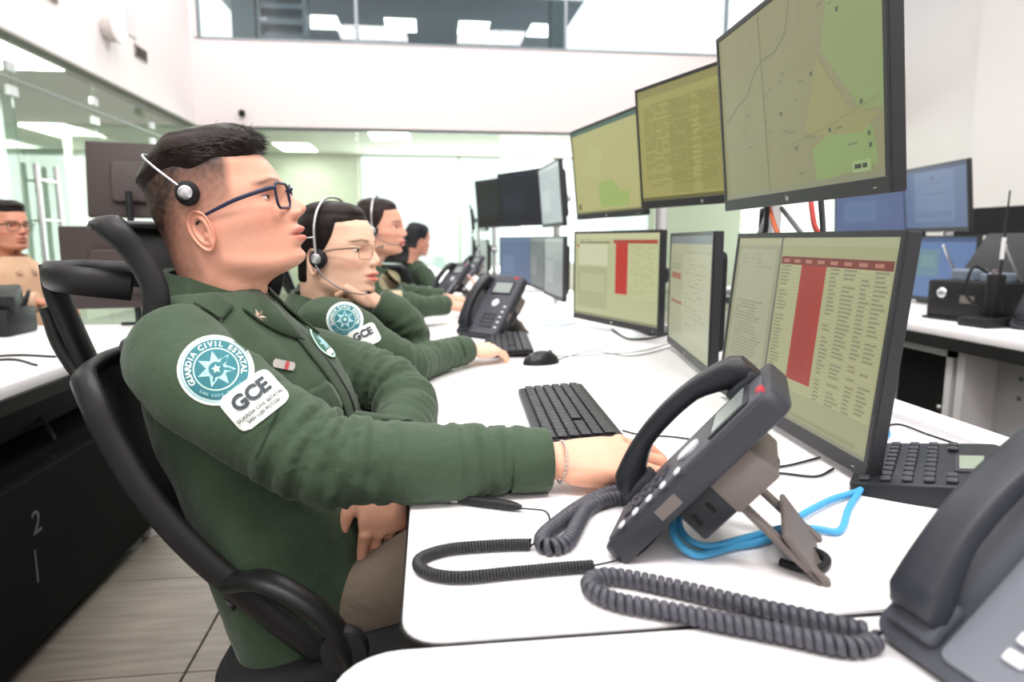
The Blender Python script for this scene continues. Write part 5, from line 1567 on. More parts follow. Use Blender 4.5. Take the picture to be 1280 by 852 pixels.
def eyeglasses(P, label, m, lens_m, w=0.052, h=0.036, rim=0.0019, group=None):
    H = P.HS
    g0 = empty('eyeglasses', H @ Matrix.Translation((0.108, 0, 0.018)), label, 'glasses', group)
    for s in (-1, 1):
        Mx = H @ Matrix.Translation((0.1085, s * 0.0335, 0.0165)) @ Matrix.Rotation(s * R(9), 4, 'Z') @ Matrix.Rotation(R(6), 4, 'Y')
        ring = [(0, x, y) for x, y in rrect(w, h, 0.011, 5)]
        add('rim', xf(tube(ring, rim, 8, 2, closed=True), Mx), m, g0, world=True, smooth=1.5)
        lv = [(0, 0, 0)] + ring
        add('lens', xf((lv, [(0, i + 1, (i + 1) % len(ring) + 1) for i in range(len(ring))]), Mx), lens_m, g0, world=True)
        a = Mx @ Vector((0, s * w / 2, h * 0.30)); 
        pts = [a, H @ Vector((0.097, s * 0.069, 0.027)), H @ Vector((0.055, s * 0.0785, 0.021)), H @ Vector((0.020, s * 0.0785, 0.013)), H @ Vector((0.002, s * 0.076, 0.008)), H @ Vector((-0.012, s * 0.072, 0.0))]
        add('temple', tube(pts, [(0.0032, 0.0016), (0.0032, 0.0016), (0.0030, 0.0015), (0.0024, 0.0015), (0.002, 0.0015), (0.002, 0.0015)], 8, 5, ref=H.to_3x3() @ Vector((0, 0, 1))), m, g0, world=True, smooth=1.5)
        add('nose_pad', xf(ball((0, 0, 0), (0.002, 0.0015, 0.005)), H @ Matrix.Translation((0.106, s * 0.010, 0.008))), lens_m, g0, world=True)
    add('bridge', tube([H @ Vector((0.1105, -0.0085, 0.024)), H @ Vector((0.1185, 0, 0.027)), H @ Vector((0.1105, 0.0085, 0.024))], rim, 8, 4), m, g0, world=True, smooth=1.5)
    return g0

# ============================================================ the man in the foreground
CAMP = Vector((0, 0, 1.05))
def tocam(p): return (CAMP - Vector(p)).normalized()
fm = Vector((math.cos(R(-14)), math.sin(R(-14)), 0))
man_o = dict(skin='#e3a890', lips='#cc7469', hair='quiff', hair_col='#201613', fade=True, w=1.0, lip=0.82, hand_skin='#dba48a', ear='#e2a18a', gaze=-6, lid=9, base_z=0.45)
HMm = head_frame((-0.315, 1.10, 1.075), R(0), R(13))
m_torso = [((-.165, 1.045, .475), .125, .180), ((-.19, 1.05, .555), .122, .182), ((-.222, 1.06, .66), .118, .180), ((-.255, 1.07, .77), .128, .182), ((-.290, 1.075, .845), .120, .178), ((-.312, 1.088, .900), .100, .152), ((-.325, 1.105, .948), .078, .115), ((-.325, 1.105, .978), .066, .066)]
r_arm = [(-.325, .925, .900), (-.285, .885, .872), (-.215, .850, .832), (-.125, .818, .788), (-.02, .822, .775), (.07, .829, .772), (.142, .834, .770)]
l_arm = [(-.275, 1.215, .852), (-.205, 1.23, .838), (-.125, 1.22, .812), (-.055, 1.18, .785), (-.04, 1.11, .755), (-.060, 1.015, .722)]
man = make_person('man in green uniform with glasses and headset, seated nearest, reaching for the telephone', HMm, man_o, m_torso, fm, [
    (r_arm, [.066, .066, .062, .054, .050, .043, (.038, .040)], (-.125, .818, .788), basis((.158, .835, .768), (1, -0.02, 0.02), (0.0, -0.30, 0.95)), 1, dict(curl=(20, 34, 22), thumb=(0.85, 0.50, -0.30), s=1.06)),
    (l_arm, [.056, .056, .054, .054, .048, .042], (-.035, 1.205, .795), basis((-.075, .975, .715), (0.03, -0.12, -1.0), (0.55, -0.8, 0.15)), -1, dict(curl=(14, 18, 12), thumb=(0.8, 0.45, -0.25)))], GREEN, skin_r=0.0028, voxel=0.0052, amp=1.2)

# collar, placket, pockets
cgeo = settle(collar_geo((-.322, 1.103, .962), .070, .068, fm, drop=.060, flare=.030, tip=.055, h=.032, gap=16), man.bvh, .005)
col_o = thicken(add('collar', cgeo, GREEN_D, man.body, world=True, smooth=1.0), 0.004)
def lay_on(P, name, geo, O, n, up, off, m, label=None, solid=0.0):
    ob = add(name, lay(P.bvh, geo, O, n, up, off), m, P.body, world=True, smooth=1.0, label=label)
    if solid: thicken(ob, solid, 1.0)
    return ob
pl_up = Vector((-.36, -.04, .9))
lay_on(man, 'placket', plate(.034, .30, .003, 6, 40), (-.150, 1.05, .79), fm, pl_up, .002, GREEN_D, solid=.003)
lay_on(man, 'zip', plate(.006, .30, .001, 2, 40), (-.145, 1.062, .79), fm, pl_up, .0062, mat('zip_black', '#16191a', 0.5))
lay_on(man, 'pocket_flap', plate(.095, .045, .006, 10, 6), (-.19, .985, .815), fm, pl_up, .003, GREEN_D, solid=.003)
Oe = (-.178, 1.112, .884)
ne = Vector((.62, -.70, .35))
em = lay_on(man, 'chest_emblem', disc(.029), Oe, ne, pl_up, .003, mat('emblem_green', '#3f6a5a', 0.7), 'green and white embroidered emblem')
for nm, g, off, m in (('border', disc(.029, 2, 40, 0, .025), .0036, PM_), ('star', star(8, .019, .0095, 0, .001), .0038, PB_), ('scroll', plate(.038, .009, .004, 8, 3), .0042, PW_)):
    gg = xf(g, frame((0, -.018, 0))) if nm == 'scroll' else g
    add(nm, lay(man.bvh, gg, Oe, ne, pl_up, off), m, em, world=True)
# rank star on the collar, shoulder pin, chest ribbon
Os = (-0.245, 1.017, 0.939)
cb_ = BVHTree.FromPolygons([Vector(p) for p in cgeo[0]], cgeo[1])
_h = cb_.ray_cast(CAMP, (Vector(Os) - CAMP).normalized())[0]
if _h is not None: Os = _h + tocam(_h) * .011
st_ = add('collar_star', xf(star(7, .0135, .0062, 0, .003), basis(Os, (0.85, -0.35, 0.28), tocam(Os))), mat('badge_bronze', '#c3ab9c', 0.35, 0.6), man.body, world=True, label='silver rank star')
Op = (-0.291, 0.967, 0.941)
ep = lay_on(man, 'epaulette', plate(.030, .052, .004, 6, 10), Op, (0.1, -0.35, 0.93), (.30, .85, .2), .003, GREEN_D, solid=.003)
add('shoulder_pin', xf(box(.024, .005, .003, (0, 0, 0), .001, 1), basis(Vector(Op) + Vector((0.002, -.01, .006)), (0.93, -0.25, -0.25), tocam(Op))), LOGO, ep, world=True)
Or_ = (-.205, .99, .815)
On_ = (-0.202, 0.967, 0.878)
tg = lay_on(man, 'ribbon_bar', plate(.030, .012, .002, 6, 3), On_, tocam(On_), (.25, 0, .9), .005, mat('ribbon_silver', '#b9b5b0', 0.5, 0.3))
add('ribbon_accent', lay(man.bvh, xf(plate(.006, .012, .001, 2, 2), frame((.004, 0, 0))), On_, tocam(On_), (.25, 0, .9), .0056), PR_, tg, world=True)
O1 = (-0.262, 0.864, 0.893); O2 = (-0.213, 0.843, 0.858)
CR = Vector((0.9925, -0.122, 0))
round_patch(man, O1, tocam(O1), Vector((0, 0, 1)) * .985 - CR * .17, .0420, 'round white and teal embroidered police patch')
name_patch(man, O2, tocam(O2), Vector((0, 0, .79)) - CR * .61, .067, .048, 'white patch with the initials GCE')
# sleeve seam
sm = []
for k in range(9):
    a = R(-60 + 15 * k)
    sm.append((0, 0, 0))
lay_on(man, 'sleeve_seam', plate(.0022, .075, .0005, 1, 16), (-0.188, 0.805, 0.831), tocam((-.19, .8, .82)), (.45, 0, .9), .0012, mat('seam_dark', '#24382b', 0.9))
# trousers
tr = remesh(join(tube([(-.14, .97, .505), (.05, .955, .575), (.24, .95, .605)], [.078, .074, .066], 16, 4), tube([(-.14, 1.14, .505), (.05, 1.15, .575), (.24, 1.16, .605)], [.078, .074, .066], 16, 4),
                 tube([(.22, .95, .60), (.26, .95, .42), (.25, .95, .10)], [.068, .058, .050], 14, 4), tube([(.22, 1.16, .60), (.26, 1.16, .42), (.25, 1.16, .10)], [.068, .058, .050], 14, 4), ball((-.15, 1.05, .515), (.13, .16, .085))), .010, 6)
add('trousers', ([tuple(p) for p in tr[0]], tr[1]), cloth_mat('khaki_twill', '#75695c'), man.body, world=True, smooth=3.2)
for y in (.95, 1.16):
    add('shoe', remesh(join(ball((.29, y, .05), (.12, .045, .05)), ball((.22, y, .07), (.05, .042, .06))), .008, 4)[:2], BLACKM, man.body, world=True, smooth=3.2)
# hair strands on the crown for a broken outline
hv = []; hf = []
HS = man.HS
cand = [i for i in range(len(man.headV)) if np.linalg.norm(man.headH[i] - man.headV[i]) > .006]
for i in rng.choice(cand, 6000):
    p = man.headH[i]; v = man.headV[i]
    n = (p - v) / np.linalg.norm(p - v)
    d = np.array([0.9, 0.15 * rng.normal(), 0.0]) + n * 0.16 + 0.20 * rng.normal(size=3)
    d -= n * (d @ n) * 0.7; d /= np.linalg.norm(d)
    L = rng.uniform(.010, .020); w = np.cross(d, n) * 0.0007
    a = p - n * .003; k = len(hv)
    for j in range(4):
        t = j / 3; q = a + d * L * t + n * (.002 * math.sin(t * PI)) ; ww = w * (1 - 0.8 * t)
        hv += [tuple(HS @ Vector(q - ww)), tuple(HS @ Vector(q + ww))]
    for j in range(3): hf.append((k + 2 * j, k + 2 * j + 1, k + 2 * j + 3, k + 2 * j + 2))
add('hair_strands', (hv, hf), mat('hair_strand', '#241813', 0.5), man.body, world=True, kind='stuff')
# bracelet, ring, undershirt
wr = Vector((.160, .835, .768))
bl = []
for k in range(26):
    a = 2 * PI * k / 26
    bl.append(xf(tube([(0.0032 * math.cos(t), 0.0022 * math.sin(t), 0) for t in np.linspace(0, 2 * PI, 9)[:-1]], .0008, 5, 1, closed=True), basis(wr + Vector((.006 + .004 * math.sin(a), .0325 * math.cos(a), .0250 * math.sin(a) - .002)), (0, -math.sin(a), math.cos(a)), (1, 0, 0.3 * (k % 2)))))
b0 = empty('bracelet', wr, 'fine silver chain bracelet on the man\'s right wrist', 'bracelet')
for g in bl: add('link', g, mat('silver', '#dcdcdc', 0.2, 1.0), b0, world=True, smooth=2)
rg = basis((.158, .835, .768), (1, -0.02, 0.02), (0.0, -0.30, 0.95))
rp = rg @ Vector((.092 + .012, -.0108, -.006))
add('finger_ring', xf(tube([(0.0098 * math.cos(t), 0.0098 * math.sin(t), 0) for t in np.linspace(0, 2 * PI, 21)[:-1]], (.0016), 8, 1, closed=True), basis(rp, rg.to_3x3() @ Vector((0, 1, 0)), rg.to_3x3() @ Vector((.92, 0, -.38)))), mat('silver', '#dcdcdc', 0.2, 1.0), None, world=True, smooth=2, label='silver ring on the man\'s right hand', cat='ring')
ush = thicken(add('undershirt', tube([(-.322, 1.103, .950), (-.318, 1.103, .965), (-.315, 1.103, .978)], [(.071, .068), (.066, .063), (.063, .060)], 30, 3, ref=fm, cap=False), mat('undershirt_grey', '#5c6a5e', 0.8), man.body, world=True, smooth=1), .003)
NAVY = mat('navy_acetate', '#232a44', 0.3)
eyeglasses(man, 'dark navy framed glasses worn by the man', NAVY, glass_mat('lens_glass', '#f6f5f4', 0.05, 1.0, 0.4), rim=.0021)
# headset
def headset(P, label, ear=(-.008, .083, .043), band=None, boom=None, silver=True, group='headsets', sc=1.0, band_r=.0018):
    H = P.HS
    e0 = empty('headset', H @ Matrix.Translation((0, 0, .12)), label, 'headset', group)
    SIL = mat('headset_silver', '#c9cacd', 0.3, 0.8)
    for s in (-1, 1):
        M = H @ Matrix.Translation((ear[0], s * ear[1], ear[2])) @ Matrix.Rotation(s * R(-6), 4, 'Z')
        cu = add('ear_cushion', xf(xf(lathe([(.008 * sc, -.012), (.019 * sc, -.011), (.0215 * sc, -.004), (.020 * sc, .004), (.016 * sc, .008)], 28, 'y'), Matrix.Diagonal((1, -s, 1.08, 1)) @ Matrix.Identity(4)), M), mat('cushion_black', '#1a1b1d', 0.7), e0, world=True, smooth=0.9)
        add('ear_cap', xf(xf(lathe([(.0125 * sc, .006), (.0125 * sc, .011), (.0085 * sc, .0125), (.008 * sc, .0115), (.003 * sc, .0125)], 24, 'y'), Matrix.Diagonal((1, -s, 1, 1))), M), SIL if silver else mat('cap_grey', '#4a4c50', 0.4), cu, world=True, smooth=0.6)
    bp = [(ear[0], -ear[1] - .008, ear[2] + .004)] + band + [(ear[0], ear[1] + .008, ear[2] + .004)]
    add('headband', tube([H @ Vector(p) for p in bp], band_r, 8, 8), SIL, e0, world=True, smooth=2)
    if boom:
        bo = add('microphone_boom', tube([H @ Vector(p) for p in boom], [.0018] * (len(boom) - 1) + [.0016], 8, 6), mat('boom_grey', '#7c7e82', 0.4, 0.5), e0, world=True, smooth=2)
        add('microphone', xf(ball((0, 0, 0), (.007, .004, .004)), H @ Matrix.Translation(boom[-1])), BLACKM, bo, world=True, smooth=3.2)
    return e0
headset(man, 'black and silver headset on the man\'s head', band=[(-.024, -.085, .066), (-.042, -.079, .088), (-.056, -.063, .104), (-.066, -.03, .115), (-.066, .03, .115), (-.056, .063, .104), (-.042, .079, .088), (-.024, .085, .066)], band_r=.0016, sc=.76)

# ============================================================ his chair
CH = mat('chair_plastic', '#151617', 0.42, bump=0.08, bscale=900)
CHF = mat('chair_frame_grey', '#1f1f21', 0.45)
def mesh_mat():
    if 'chair_mesh' in MATS: return MATS['chair_mesh']
    m = bpy.data.materials.new('chair_mesh'); m.use_nodes = True
    nt = m.node_tree; b = nt.nodes['Principled BSDF']
    b.inputs['Base Color'].default_value = (*lin('#131415'), 1); b.inputs['Roughness'].default_value = 0.7
    tc = nt.nodes.new('ShaderNodeTexCoord'); ck = nt.nodes.new('ShaderNodeTexNoise'); ck.inputs['Scale'].default_value = 900
    nt.links.new(tc.outputs['Object'], ck.inputs['Vector'])
    bp = nt.nodes.new('ShaderNodeBump'); bp.inputs['Strength'].default_value = 0.4; bp.inputs['Distance'].default_value = 0.001
    nt.links.new(ck.outputs['Fac'], bp.inputs['Height']); nt.links.new(bp.outputs['Normal'], b.inputs['Normal'])
    MATS['chair_mesh'] = m; return m
MESHF = mesh_mat()
def sheet(fn, nu, nv):
    V = [tuple(fn(i / nu, j / nv)) for j in range(nv + 1) for i in range(nu + 1)]
    return V, [(j * (nu + 1) + i, j * (nu + 1) + i + 1, (j + 1) * (nu + 1) + i + 1, (j + 1) * (nu + 1) + i) for j in range(nv) for i in range(nu)]

def office_chair(M, label, group='mesh office chairs'):
    """local: +x front, origin on the floor under the seat"""
    c = empty('office_chair', M, label, 'chair', group)
    # backrest: reclined, curved about a vertical axis
    def back(u, v, off=0.0):
        y = (u - 0.5) * 0.43 * (1.0 - 0.16 * (v - 0.35) ** 2)
        x = 0.02 - 0.285 * v + 0.060 * (2 * u - 1) ** 2 - 0.045 * math.sin(v * PI) + off
        return Vector((x - 0.10, y, 0.50 + 0.375 * v))
    add('backrest_mesh', sheet(lambda u, v: back(u, v), 24, 24), MESHF, c, smooth=3.2)
    loop = [back(0.0, t) for t in (0, .2, .4, .6, .8, .93)] + [back(0.04, 1.0)] + [back(t, 1.0) for t in (.15, .35, .5, .65, .85)] + [back(0.96, 1.0)] + [back(1.0, t) for t in (.93, .8, .6, .4, .2, 0)] + [back(t, 0.0) for t in (.8, .5, .2)]
    add('backrest_frame', tube(loop, (.013), 10, 5, closed=True) if False else tube(loop, [(.019, .011)] * len(loop), 12, 5, closed=True, ref=(0.75, 0, 0.66)), CHF, c, smooth=1.5)
    # spine behind the back
    sp = [Vector((-0.02, 0, 0.40)), Vector((-0.13, 0, 0.50)), Vector((-0.27, 0, 0.66)), Vector((-0.42, 0, 0.86)), Vector((-0.455, 0, 0.95))]
    add('spine', tube(sp, [(.020, .045), (.020, .040), (.016, .034), (.014, .028), (.012, .022)], 12, 6, ref=(0.8, 0, -0.6)), CH, c, smooth=1.2)
    for s in (-1, 1):
        add('back_strut', tube([Vector((-0.13, s * 0.02, 0.50)), Vector((-0.15, s * 0.14, 0.54)), back(0.5 + s * 0.48, 0.25) + Vector((-.01, 0, 0))], [(.022, .016), (.02, .014), (.02, .012)], 10, 6), CH, c, smooth=1.2)
    # headrest
    def head(u, v):
        y = (u - 0.5) * 0.29
        return Vector((-0.330 + 0.060 * (2 * u - 1) ** 2 - 0.055 * math.sin(v * PI * 0.9 + 0.25) * -1 * 0.8 - 0.075 * v * 0 - 0.02 * v, y, 0.905 + 0.165 * v))
    add('headrest_pad', sheet(head, 20, 14), MESHF, c, smooth=3.2)
    hl = [head(0, t) for t in (0, .25, .5, .75, 1)] + [head(t, 1) for t in (.2, .4, .6, .8)] + [head(1, t) for t in (1, .75, .5, .25, 0)] + [head(t, 0) for t in (.8, .6, .4, .2)]
    add('headrest_frame', tube(hl, [(.018, .009)] * len(hl), 10, 5, closed=True, ref=(1, 0, 0.2)), CHF, c, smooth=1.5)
    hoop = [(-0.30, -.07, .985), (-0.37, -.085, .995), (-0.425, -.05, 1.0), (-0.435, 0, 1.0), (-0.425, .05, 1.0), (-0.37, .085, .995), (-0.30, .07, .985)]
    add('headrest_bracket', tube(hoop, [(.020, .009)] * 7, 10, 6, ref=(0, 0, 1)), CHF, c, smooth=1.2)
    add('headrest_post', tube([(-0.445, 0, 1.015), (-0.44, 0, .96), (-0.40, 0, .84)], [(.014, .026)] * 3, 10, 4, ref=(1, 0, 0)), CH, c, smooth=1.2)
    # seat, tilted up at the front
    T = frame((0.02, 0, 0.475), 0, 0, R(-14))
    seat = prism(rrect(0.48, 0.49, 0.10, 8, 0.03, 0), -0.035, 0.035, 0.022, 4)
    add('seat', xf(seat, T), mat('seat_fabric', '#18191b', 0.85, bump=0.3, bscale=700), c, smooth=1.0)
    add('seat_pan', xf(prism(rrect(0.44, 0.45, 0.10, 8, 0.03, 0), -0.060, -0.030, 0.008, 2), T), CHF, c, smooth=1.0)
    add('mechanism', bx(-0.12, 0.14, -0.09, 0.09, 0.36, 0.435, 0.02), CH, c, smooth=0.8)
    add('tilt_lever', tube([(0.05, -0.08, 0.40), (0.06, -0.2, 0.39), (0.06, -0.27, 0.40)], [.006, .006, .010], 8, 4), CH, c, smooth=1.2)
    for s in (-1, 1):
        a = add('armrest_support', tube([(-0.13, s * 0.225, 0.615), (-0.075, s * 0.262, 0.632), (-0.01, s * 0.27, 0.59), (0.02, s * 0.265, 0.53), (0.0, s * 0.21, 0.44), (-0.02, s * 0.12, 0.41)], [(.012, .022), (.012, .021), (.012, .020), (.012, .020), (.013, .022), (.014, .024)], 10, 6), CH, c, smooth=1.2)
        add('armrest_hub', xf(lathe([(.015, -.012), (.028, -.010), (.031, 0), (.028, .010), (.015, .012)], 22, 'y'), frame((0.015, s * 0.27, 0.545))), CHF, a, smooth=0.8)
    add('gas_column', lathe([(.028, .10), (.028, .26), (.018, .262), (.018, .38)], 20), CHROME, c, smooth=0.6)
    for k in range(5):
        an = R(72 * k + 200)
        d = Vector((math.cos(an), math.sin(an), 0))
        lg = add('base_leg', tube([d * 0.02 + Vector((0, 0, .125)), d * 0.15 + Vector((0, 0, .115)), d * 0.31 + Vector((0, 0, .085))], [(.020, .026), (.017, .022), (.012, .016)], 10, 4), CHROME, c, smooth=1.2)
        for s in (-1, 1):
            add('caster', xf(lathe([(.02, -.009), (.029, -.006), (.029, .006), (.02, .009)], 18, 'y'), frame(d * 0.315 + Vector((-d.y, d.x, 0)) * s * .014 + Vector((0, 0, .029)), an)), CH, lg, smooth=0.8)
    return c
office_chair(frame((-.113, 1.075, 0), R(-3)), 'black mesh office chair with headrest under the man nearest')

# ============================================================ first woman beside him
wf_ = Vector((math.cos(R(-18)), math.sin(R(-18)), 0))
w_o = dict(skin='#e9bfa6', lips='#cf6a60', hair='pulled', hair_col='#1c1513', w=0.97, nose=0.85, brow=0.5, lip=1.0, scale=0.965, hand_skin='#e2b79d', blush='#e79a86', brow_col='#4a3128', gaze=2, lid=18, base_z=0.45)
H2 = Vector((-0.222, 1.651, 1.013))
HMw = head_frame(H2, R(-24), R(-3))
nb = Vector((-0.252, 1.639, 0.905))
def off(p, x=0, y=0, z=0): return (p[0] + x, p[1] + y, p[2] + z)
w_torso = [(off(nb, .10, 0, -.44), .13, .17), (off(nb, .07, 0, -.34), .125, .165), (off(nb, .04, 0, -.22), .115, .16), (off(nb, .01, 0, -.12), .105, .165), (off(nb, -.005, 0, -.06), .088, .15), (off(nb, -.005, 0, -.025), .068, .10), (off(nb, 0, 0, .0), .058, .058)]
rw = Vector((0.087, 1.720, 0.773))
r2 = [(-0.232, 1.520, 0.873), (-0.181, 1.507, 0.863), (-0.112, 1.486, 0.814), (-0.052, 1.514, 0.776), (0.005, 1.618, 0.769), tuple(rw)]
l2 = [off(nb, .02, .15, -.075), off(nb, .09, .15, -.12), (-0.078, 1.711, 0.848), (-0.048, 1.662, 0.818), (-0.074, 1.632, 0.871), (-0.116, 1.622, 0.903)]
wom = make_person('woman in green uniform with thin glasses and headset, chin on hand, beside the man', HMw, w_o, w_torso, wf_, [
    (r2, [.055, .054, .050, .046, .040, (.034, .036)], tuple(r2[3]), basis(rw + Vector((.012, .008, -.002)), (0.85, 0.45, -0.05), (0, -.2, 1)), 1, dict(curl=(25, 40, 25), s=0.9)),
    (l2, [.053, .052, .048, .046, .042, .036], tuple(l2[3]), basis((-0.126, 1.619, 0.907), (-0.75, -0.2, 0.62), (0.6, -0.3, 0.5)), -1, dict(curl=(60, 80, 50), s=0.88))], GREEN, skin_r=.0035, voxel=.0065)
thicken(add('collar', settle(collar_geo(off(nb, .002, 0, -.012), .062, .060, wf_, drop=.055, flare=.03, tip=.08, h=.028), wom.bvh, .004), GREEN_D, wom.body, world=True, smooth=1.0), .004)
O1 = (-0.177, 1.464, 0.884); O2 = (-0.136, 1.443, 0.849)
round_patch(wom, O1, tocam(O1), Vector((0, 0, 1)), .0380, 'round white and teal patch')
name_patch(wom, O2, tocam(O2), Vector((0, 0, .90)) - CR * .42, .062, .044, 'white patch with initials', full=False)
thin = mat('thin_wire_frame', '#b79a86', 0.3, 0.6)
eyeglasses(wom, 'thin rimmed glasses worn by the first woman', thin, glass_mat('lens_glass', '#f4f2f0'), w=.050, h=.034, rim=.0010)
headset(wom, 'silver headset with microphone boom on the first woman\'s head', ear=(.010, .081, -.004), band=[(.006, -.088, .03), (.002, -.084, .07), (0, -.066, .110), (0, -.03, .137), (0, .03, .137), (0, .066, .110), (.002, .084, .07), (.006, .088, .03)],
        boom=[(.012, -.094, -.018), (.035, -.092, -.045), (.075, -.075, -.072), (.105, -.045, -.082), (.115, -.030, -.078)], sc=1.0, band_r=.003)
hsw = bpy.data.objects['headset.001']
tbar = add('temple_bar', tube([wom.HS @ Vector(p) for p in ((.004, -.092, .045), (-.03, -.096, .040), (-.058, -.090, .032))], [.0016, .0016, .003], 8, 5), mat('headset_silver', '#c9cacd'), hsw, world=True, smooth=2)
add('hair_bun', remesh(join(xf(ball((0, 0, 0), (.032, .036, .034)), wom.HS @ Matrix.Translation((-.105, 0, .02)))), .006, 2)[:2], mat('hair_strand_dark', '#1c1513', 0.4, bump=0.5, bscale=300), wom.body, world=True, smooth=3.2)
trw = remesh(join(tube([off(nb, .08, -.08, -.40), off(nb, .30, -.08, -.37), off(nb, .44, -.08, -.37)], [.075, .07, .06], 14, 4), tube([off(nb, .08, .08, -.40), off(nb, .30, .08, -.37), off(nb, .44, .08, -.37)], [.075, .07, .06], 14, 4), ball(off(nb, .08, 0, -.40), (.12, .15, .08))), .012, 5)
add('trousers', ([tuple(p) for p in trw[0]], trw[1]), cloth_mat('dark_green_trousers', '#2c3b31'), wom.body, world=True, smooth=3.2)
office_chair(frame(off((nb.x, nb.y, 0), .085, .01, 0), R(-6)), 'black office chair half hidden behind the first woman')

# ============================================================ second woman
w3_o = dict(w_o, skin='#dfa68f', hair_col='#2a2220', hand_skin='#dba289', gaze=-4, scale=0.97)
H3 = Vector((-0.203, 2.781, 1.088)); HM3 = head_frame(H3, R(-8), R(-4))
n3 = Vector((-0.221, 2.762, 0.950))
t3 = [(off(n3, .12, 0, -.44), .13, .17), (off(n3, .08, 0, -.34), .12, .165), (off(n3, .045, 0, -.22), .115, .16), (off(n3, .01, 0, -.12), .105, .16), (off(n3, -.005, 0, -.06), .086, .145), (off(n3, -.005, 0, -.025), .066, .10), (off(n3, 0, 0, .0), .056, .056)]
r3w = Vector((0.061, 2.624, 0.803)); l3w = Vector((0.054, 2.860, 0.811))
w3 = make_person('second woman down the row in green uniform, profile, typing', HM3, w3_o, t3, (1, -.12, 0), [
    ([off(n3, .01, -.15, -.075), off(n3, .05, -.165, -.14), (-0.114, 2.526, 0.823), (-0.032, 2.534, 0.807), tuple(r3w)], [.054, .053, .047, .042, .036], (-0.105, 2.524, 0.814), basis(r3w + Vector((.01, 0, 0)), (1, .05, -.08), (0, -.2, 1)), 1, dict(curl=(30, 40, 25), s=.9)),
    ([off(n3, .01, .15, -.075), off(n3, .06, .16, -.14), (-0.102, 2.882, 0.825), tuple(l3w)], [.054, .053, .045, .036], (-0.102, 2.882, 0.825), basis(l3w + Vector((.01, 0, 0)), (1, -.1, -.08), (0, -.2, 1)), -1, dict(curl=(30, 40, 25), s=.9))], GREEN, skin_r=.005, voxel=.009)
thicken(add('collar', collar_geo(off(n3, .002, 0, -.012), .060, .058, (1, -.12, 0), drop=.042, flare=.022, tip=.06, h=.026), GREEN_D, w3.body, world=True, smooth=1.0), .004)
O3 = (-0.142, 2.562, 0.901)
pa = add('shoulder_patch', lay(w3.bvh, disc(.040), O3, tocam(O3), (0, 0, 1), .003), mat('patch_olive', '#8d8a6c', 0.7), w3.body, world=True, smooth=1, label='olive round patch')
add('field', lay(w3.bvh, disc(.028), O3, tocam(O3), (0, 0, 1), .004), mat('patch_tan', '#a89a80', 0.7), pa, world=True)
O3b = (-0.135, 2.553, 0.848)
add('name_patch', lay(w3.bvh, plate(.075, .035, .006), O3b, tocam(O3b), (0, 0, 1), .003), mat('patch_sand', '#b7a88c', 0.7), w3.body, world=True, label='sand coloured name patch')
headset(w3, 'pale headset on the second woman\'s head', ear=(.004, .081, .0), band=[(.0, -.088, .03), (-.002, -.087, .07), (-.004, -.066, .110), (-.004, -.03, .137), (-.004, .03, .137), (-.004, .066, .110), (-.002, .087, .07), (.0, .088, .03)],
        boom=[(.012, -.092, -.012), (.04, -.09, -.035), (.08, -.07, -.05), (.11, -.04, -.05)], sc=1.0, band_r=.004)
add('hair_bun', xf(ball((0, 0, 0), (.032, .036, .034)), w3.HS @ Matrix.Translation((-.105, 0, .03))), mat('hair_strand_dark', '#1c1513'), w3.body, world=True, smooth=3.2)
tr3 = remesh(join(tube([off(n3, .08, -.08, -.40), off(n3, .44, -.08, -.37)], [.075, .06], 14, 4), tube([off(n3, .08, .08, -.40), off(n3, .44, .08, -.37)], [.075, .06], 14, 4), ball(off(n3, .08, 0, -.40), (.12, .15, .08))), .014, 5)
add('trousers', ([tuple(p) for p in tr3[0]], tr3[1]), cloth_mat('dark_green_trousers', '#2c3b31'), w3.body, world=True, smooth=3.2)
office_chair(frame(off((n3.x, n3.y, 0), .09, .01, 0), R(-2)), 'black office chair of the second woman down the row')

# ============================================================ person at the far end, back half turned
p4_o = dict(w_o, skin='#c98f78', hair_col='#26282c', scale=1.0)
H4 = Vector((-0.083, 5.000, 1.044)); HM4 = head_frame(H4, R(38), R(-14))
n4 = Vector((-0.103, 4.982, 0.908))
t4 = [(off(n4, .10, 0, -.46), .13, .18), (off(n4, .05, 0, -.30), .12, .18), (off(n4, .02, 0, -.16), .115, .18), (off(n4, 0, 0, -.07), .09, .16), (off(n4, 0, 0, -.03), .07, .11), (off(n4, 0, 0, 0), .058, .058)]
q4 = Vector((0.195, 4.829, 0.810))
p4 = make_person('person in green uniform at the far end, bent over the desk', HM4, p4_o, t4, (.78, .62, 0), [
    ([off(n4, .06, -.15, -.08), off(n4, .12, -.17, -.17), off(n4, .2, -.1, -.22), tuple(q4)], [.058, .055, .05, .038], off(n4, .2, -.1, -.22), basis(q4, (1, .2, -.1), (0, 0, 1)), 1, dict(s=.9)),
    ([off(n4, -.06, .15, -.08), off(n4, .05, .2, -.17), off(n4, .2, .2, -.24)], [.058, .055, .04], off(n4, .05, .2, -.17), None, -1, {})], GREEN, skin_r=.007, voxel=.012)
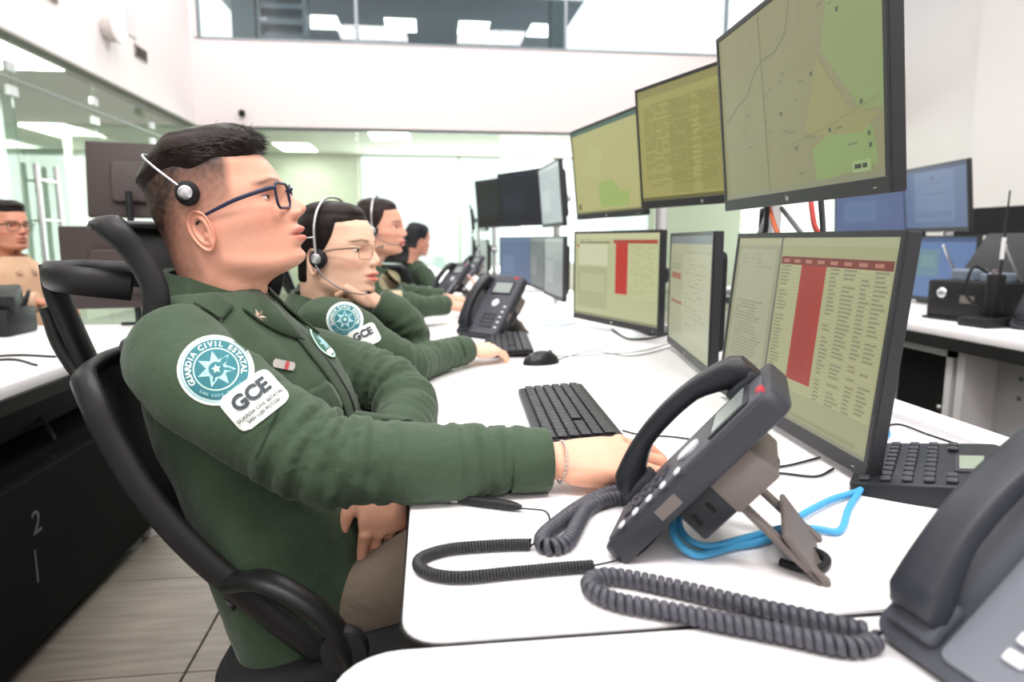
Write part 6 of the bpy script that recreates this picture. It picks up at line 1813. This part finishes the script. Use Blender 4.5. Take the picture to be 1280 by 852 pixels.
O4 = (0.077, 4.775, 0.896)
add('shoulder_patch', lay(p4.bvh, disc(.045), O4, tocam(O4), (0, 0, 1), .004), PM_, p4.body, world=True, label='pale round patch')
office_chair(frame(off((n4.x, n4.y, 0), .06, 0, 0), R(38)), 'black office chair of the person at the far end')

# ============================================================ man behind the left desk
pl_o = dict(skin='#c98d74', lips='#b3695a', hair='quiff', hair_col='#1f1a18', fade=True, scale=1.0, hand_skin='#c58a70', base_z=.45)
H5 = Vector((-1.966, 3.508, 1.099)); HM5 = head_frame(H5, R(-30), R(-2))
n5 = Vector((-1.946, 3.486, 0.968))
t5 = [(off(n5, .02, 0, -.46), .14, .19), (off(n5, .01, 0, -.30), .13, .185), (off(n5, 0, 0, -.16), .12, .19), (off(n5, 0, 0, -.07), .10, .18), (off(n5, 0, 0, -.03), .075, .12), (off(n5, 0, 0, .005), .062, .062)]
TAN = cloth_mat('tan_shirt', '#c2a083')
p5 = make_person('man in a tan shirt and glasses behind the left desk', HM5, pl_o, t5, (.87, -.5, 0), [
    ([off(n5, -.08, -.16, -.08), off(n5, -.02, -.22, -.18), off(n5, .12, -.25, -.20), off(n5, .22, -.24, -.19)], [.062, .058, .05, .042], off(n5, -.02, -.22, -.18), basis(off(n5, .235, -.24, -.19), (1, 0, -.05), (0, 0, 1)), 1, dict(s=.95)),
    ([off(n5, .08, .17, -.08), off(n5, .18, .16, -.17), off(n5, .26, .02, -.20)], [.062, .058, .042], off(n5, .18, .16, -.17), None, -1, {})], TAN, skin_r=.006, voxel=.011, jname='shirt')
thicken(add('collar', collar_geo(off(n5, .002, 0, -.012), .066, .063, (.87, -.5, 0), h=.026), TAN, p5.body, world=True, smooth=1.0), .004)
eyeglasses(p5, 'dark glasses worn by the man in the tan shirt', mat('dark_frame', '#2a2422', 0.35), glass_mat('lens_glass', '#f4f2f0'), rim=.0016)
office_chair(frame(off((n5.x, n5.y, 0), .03, 0, 0), R(-30)), 'black office chair of the man in the tan shirt')

bpy.context.view_layer.update()
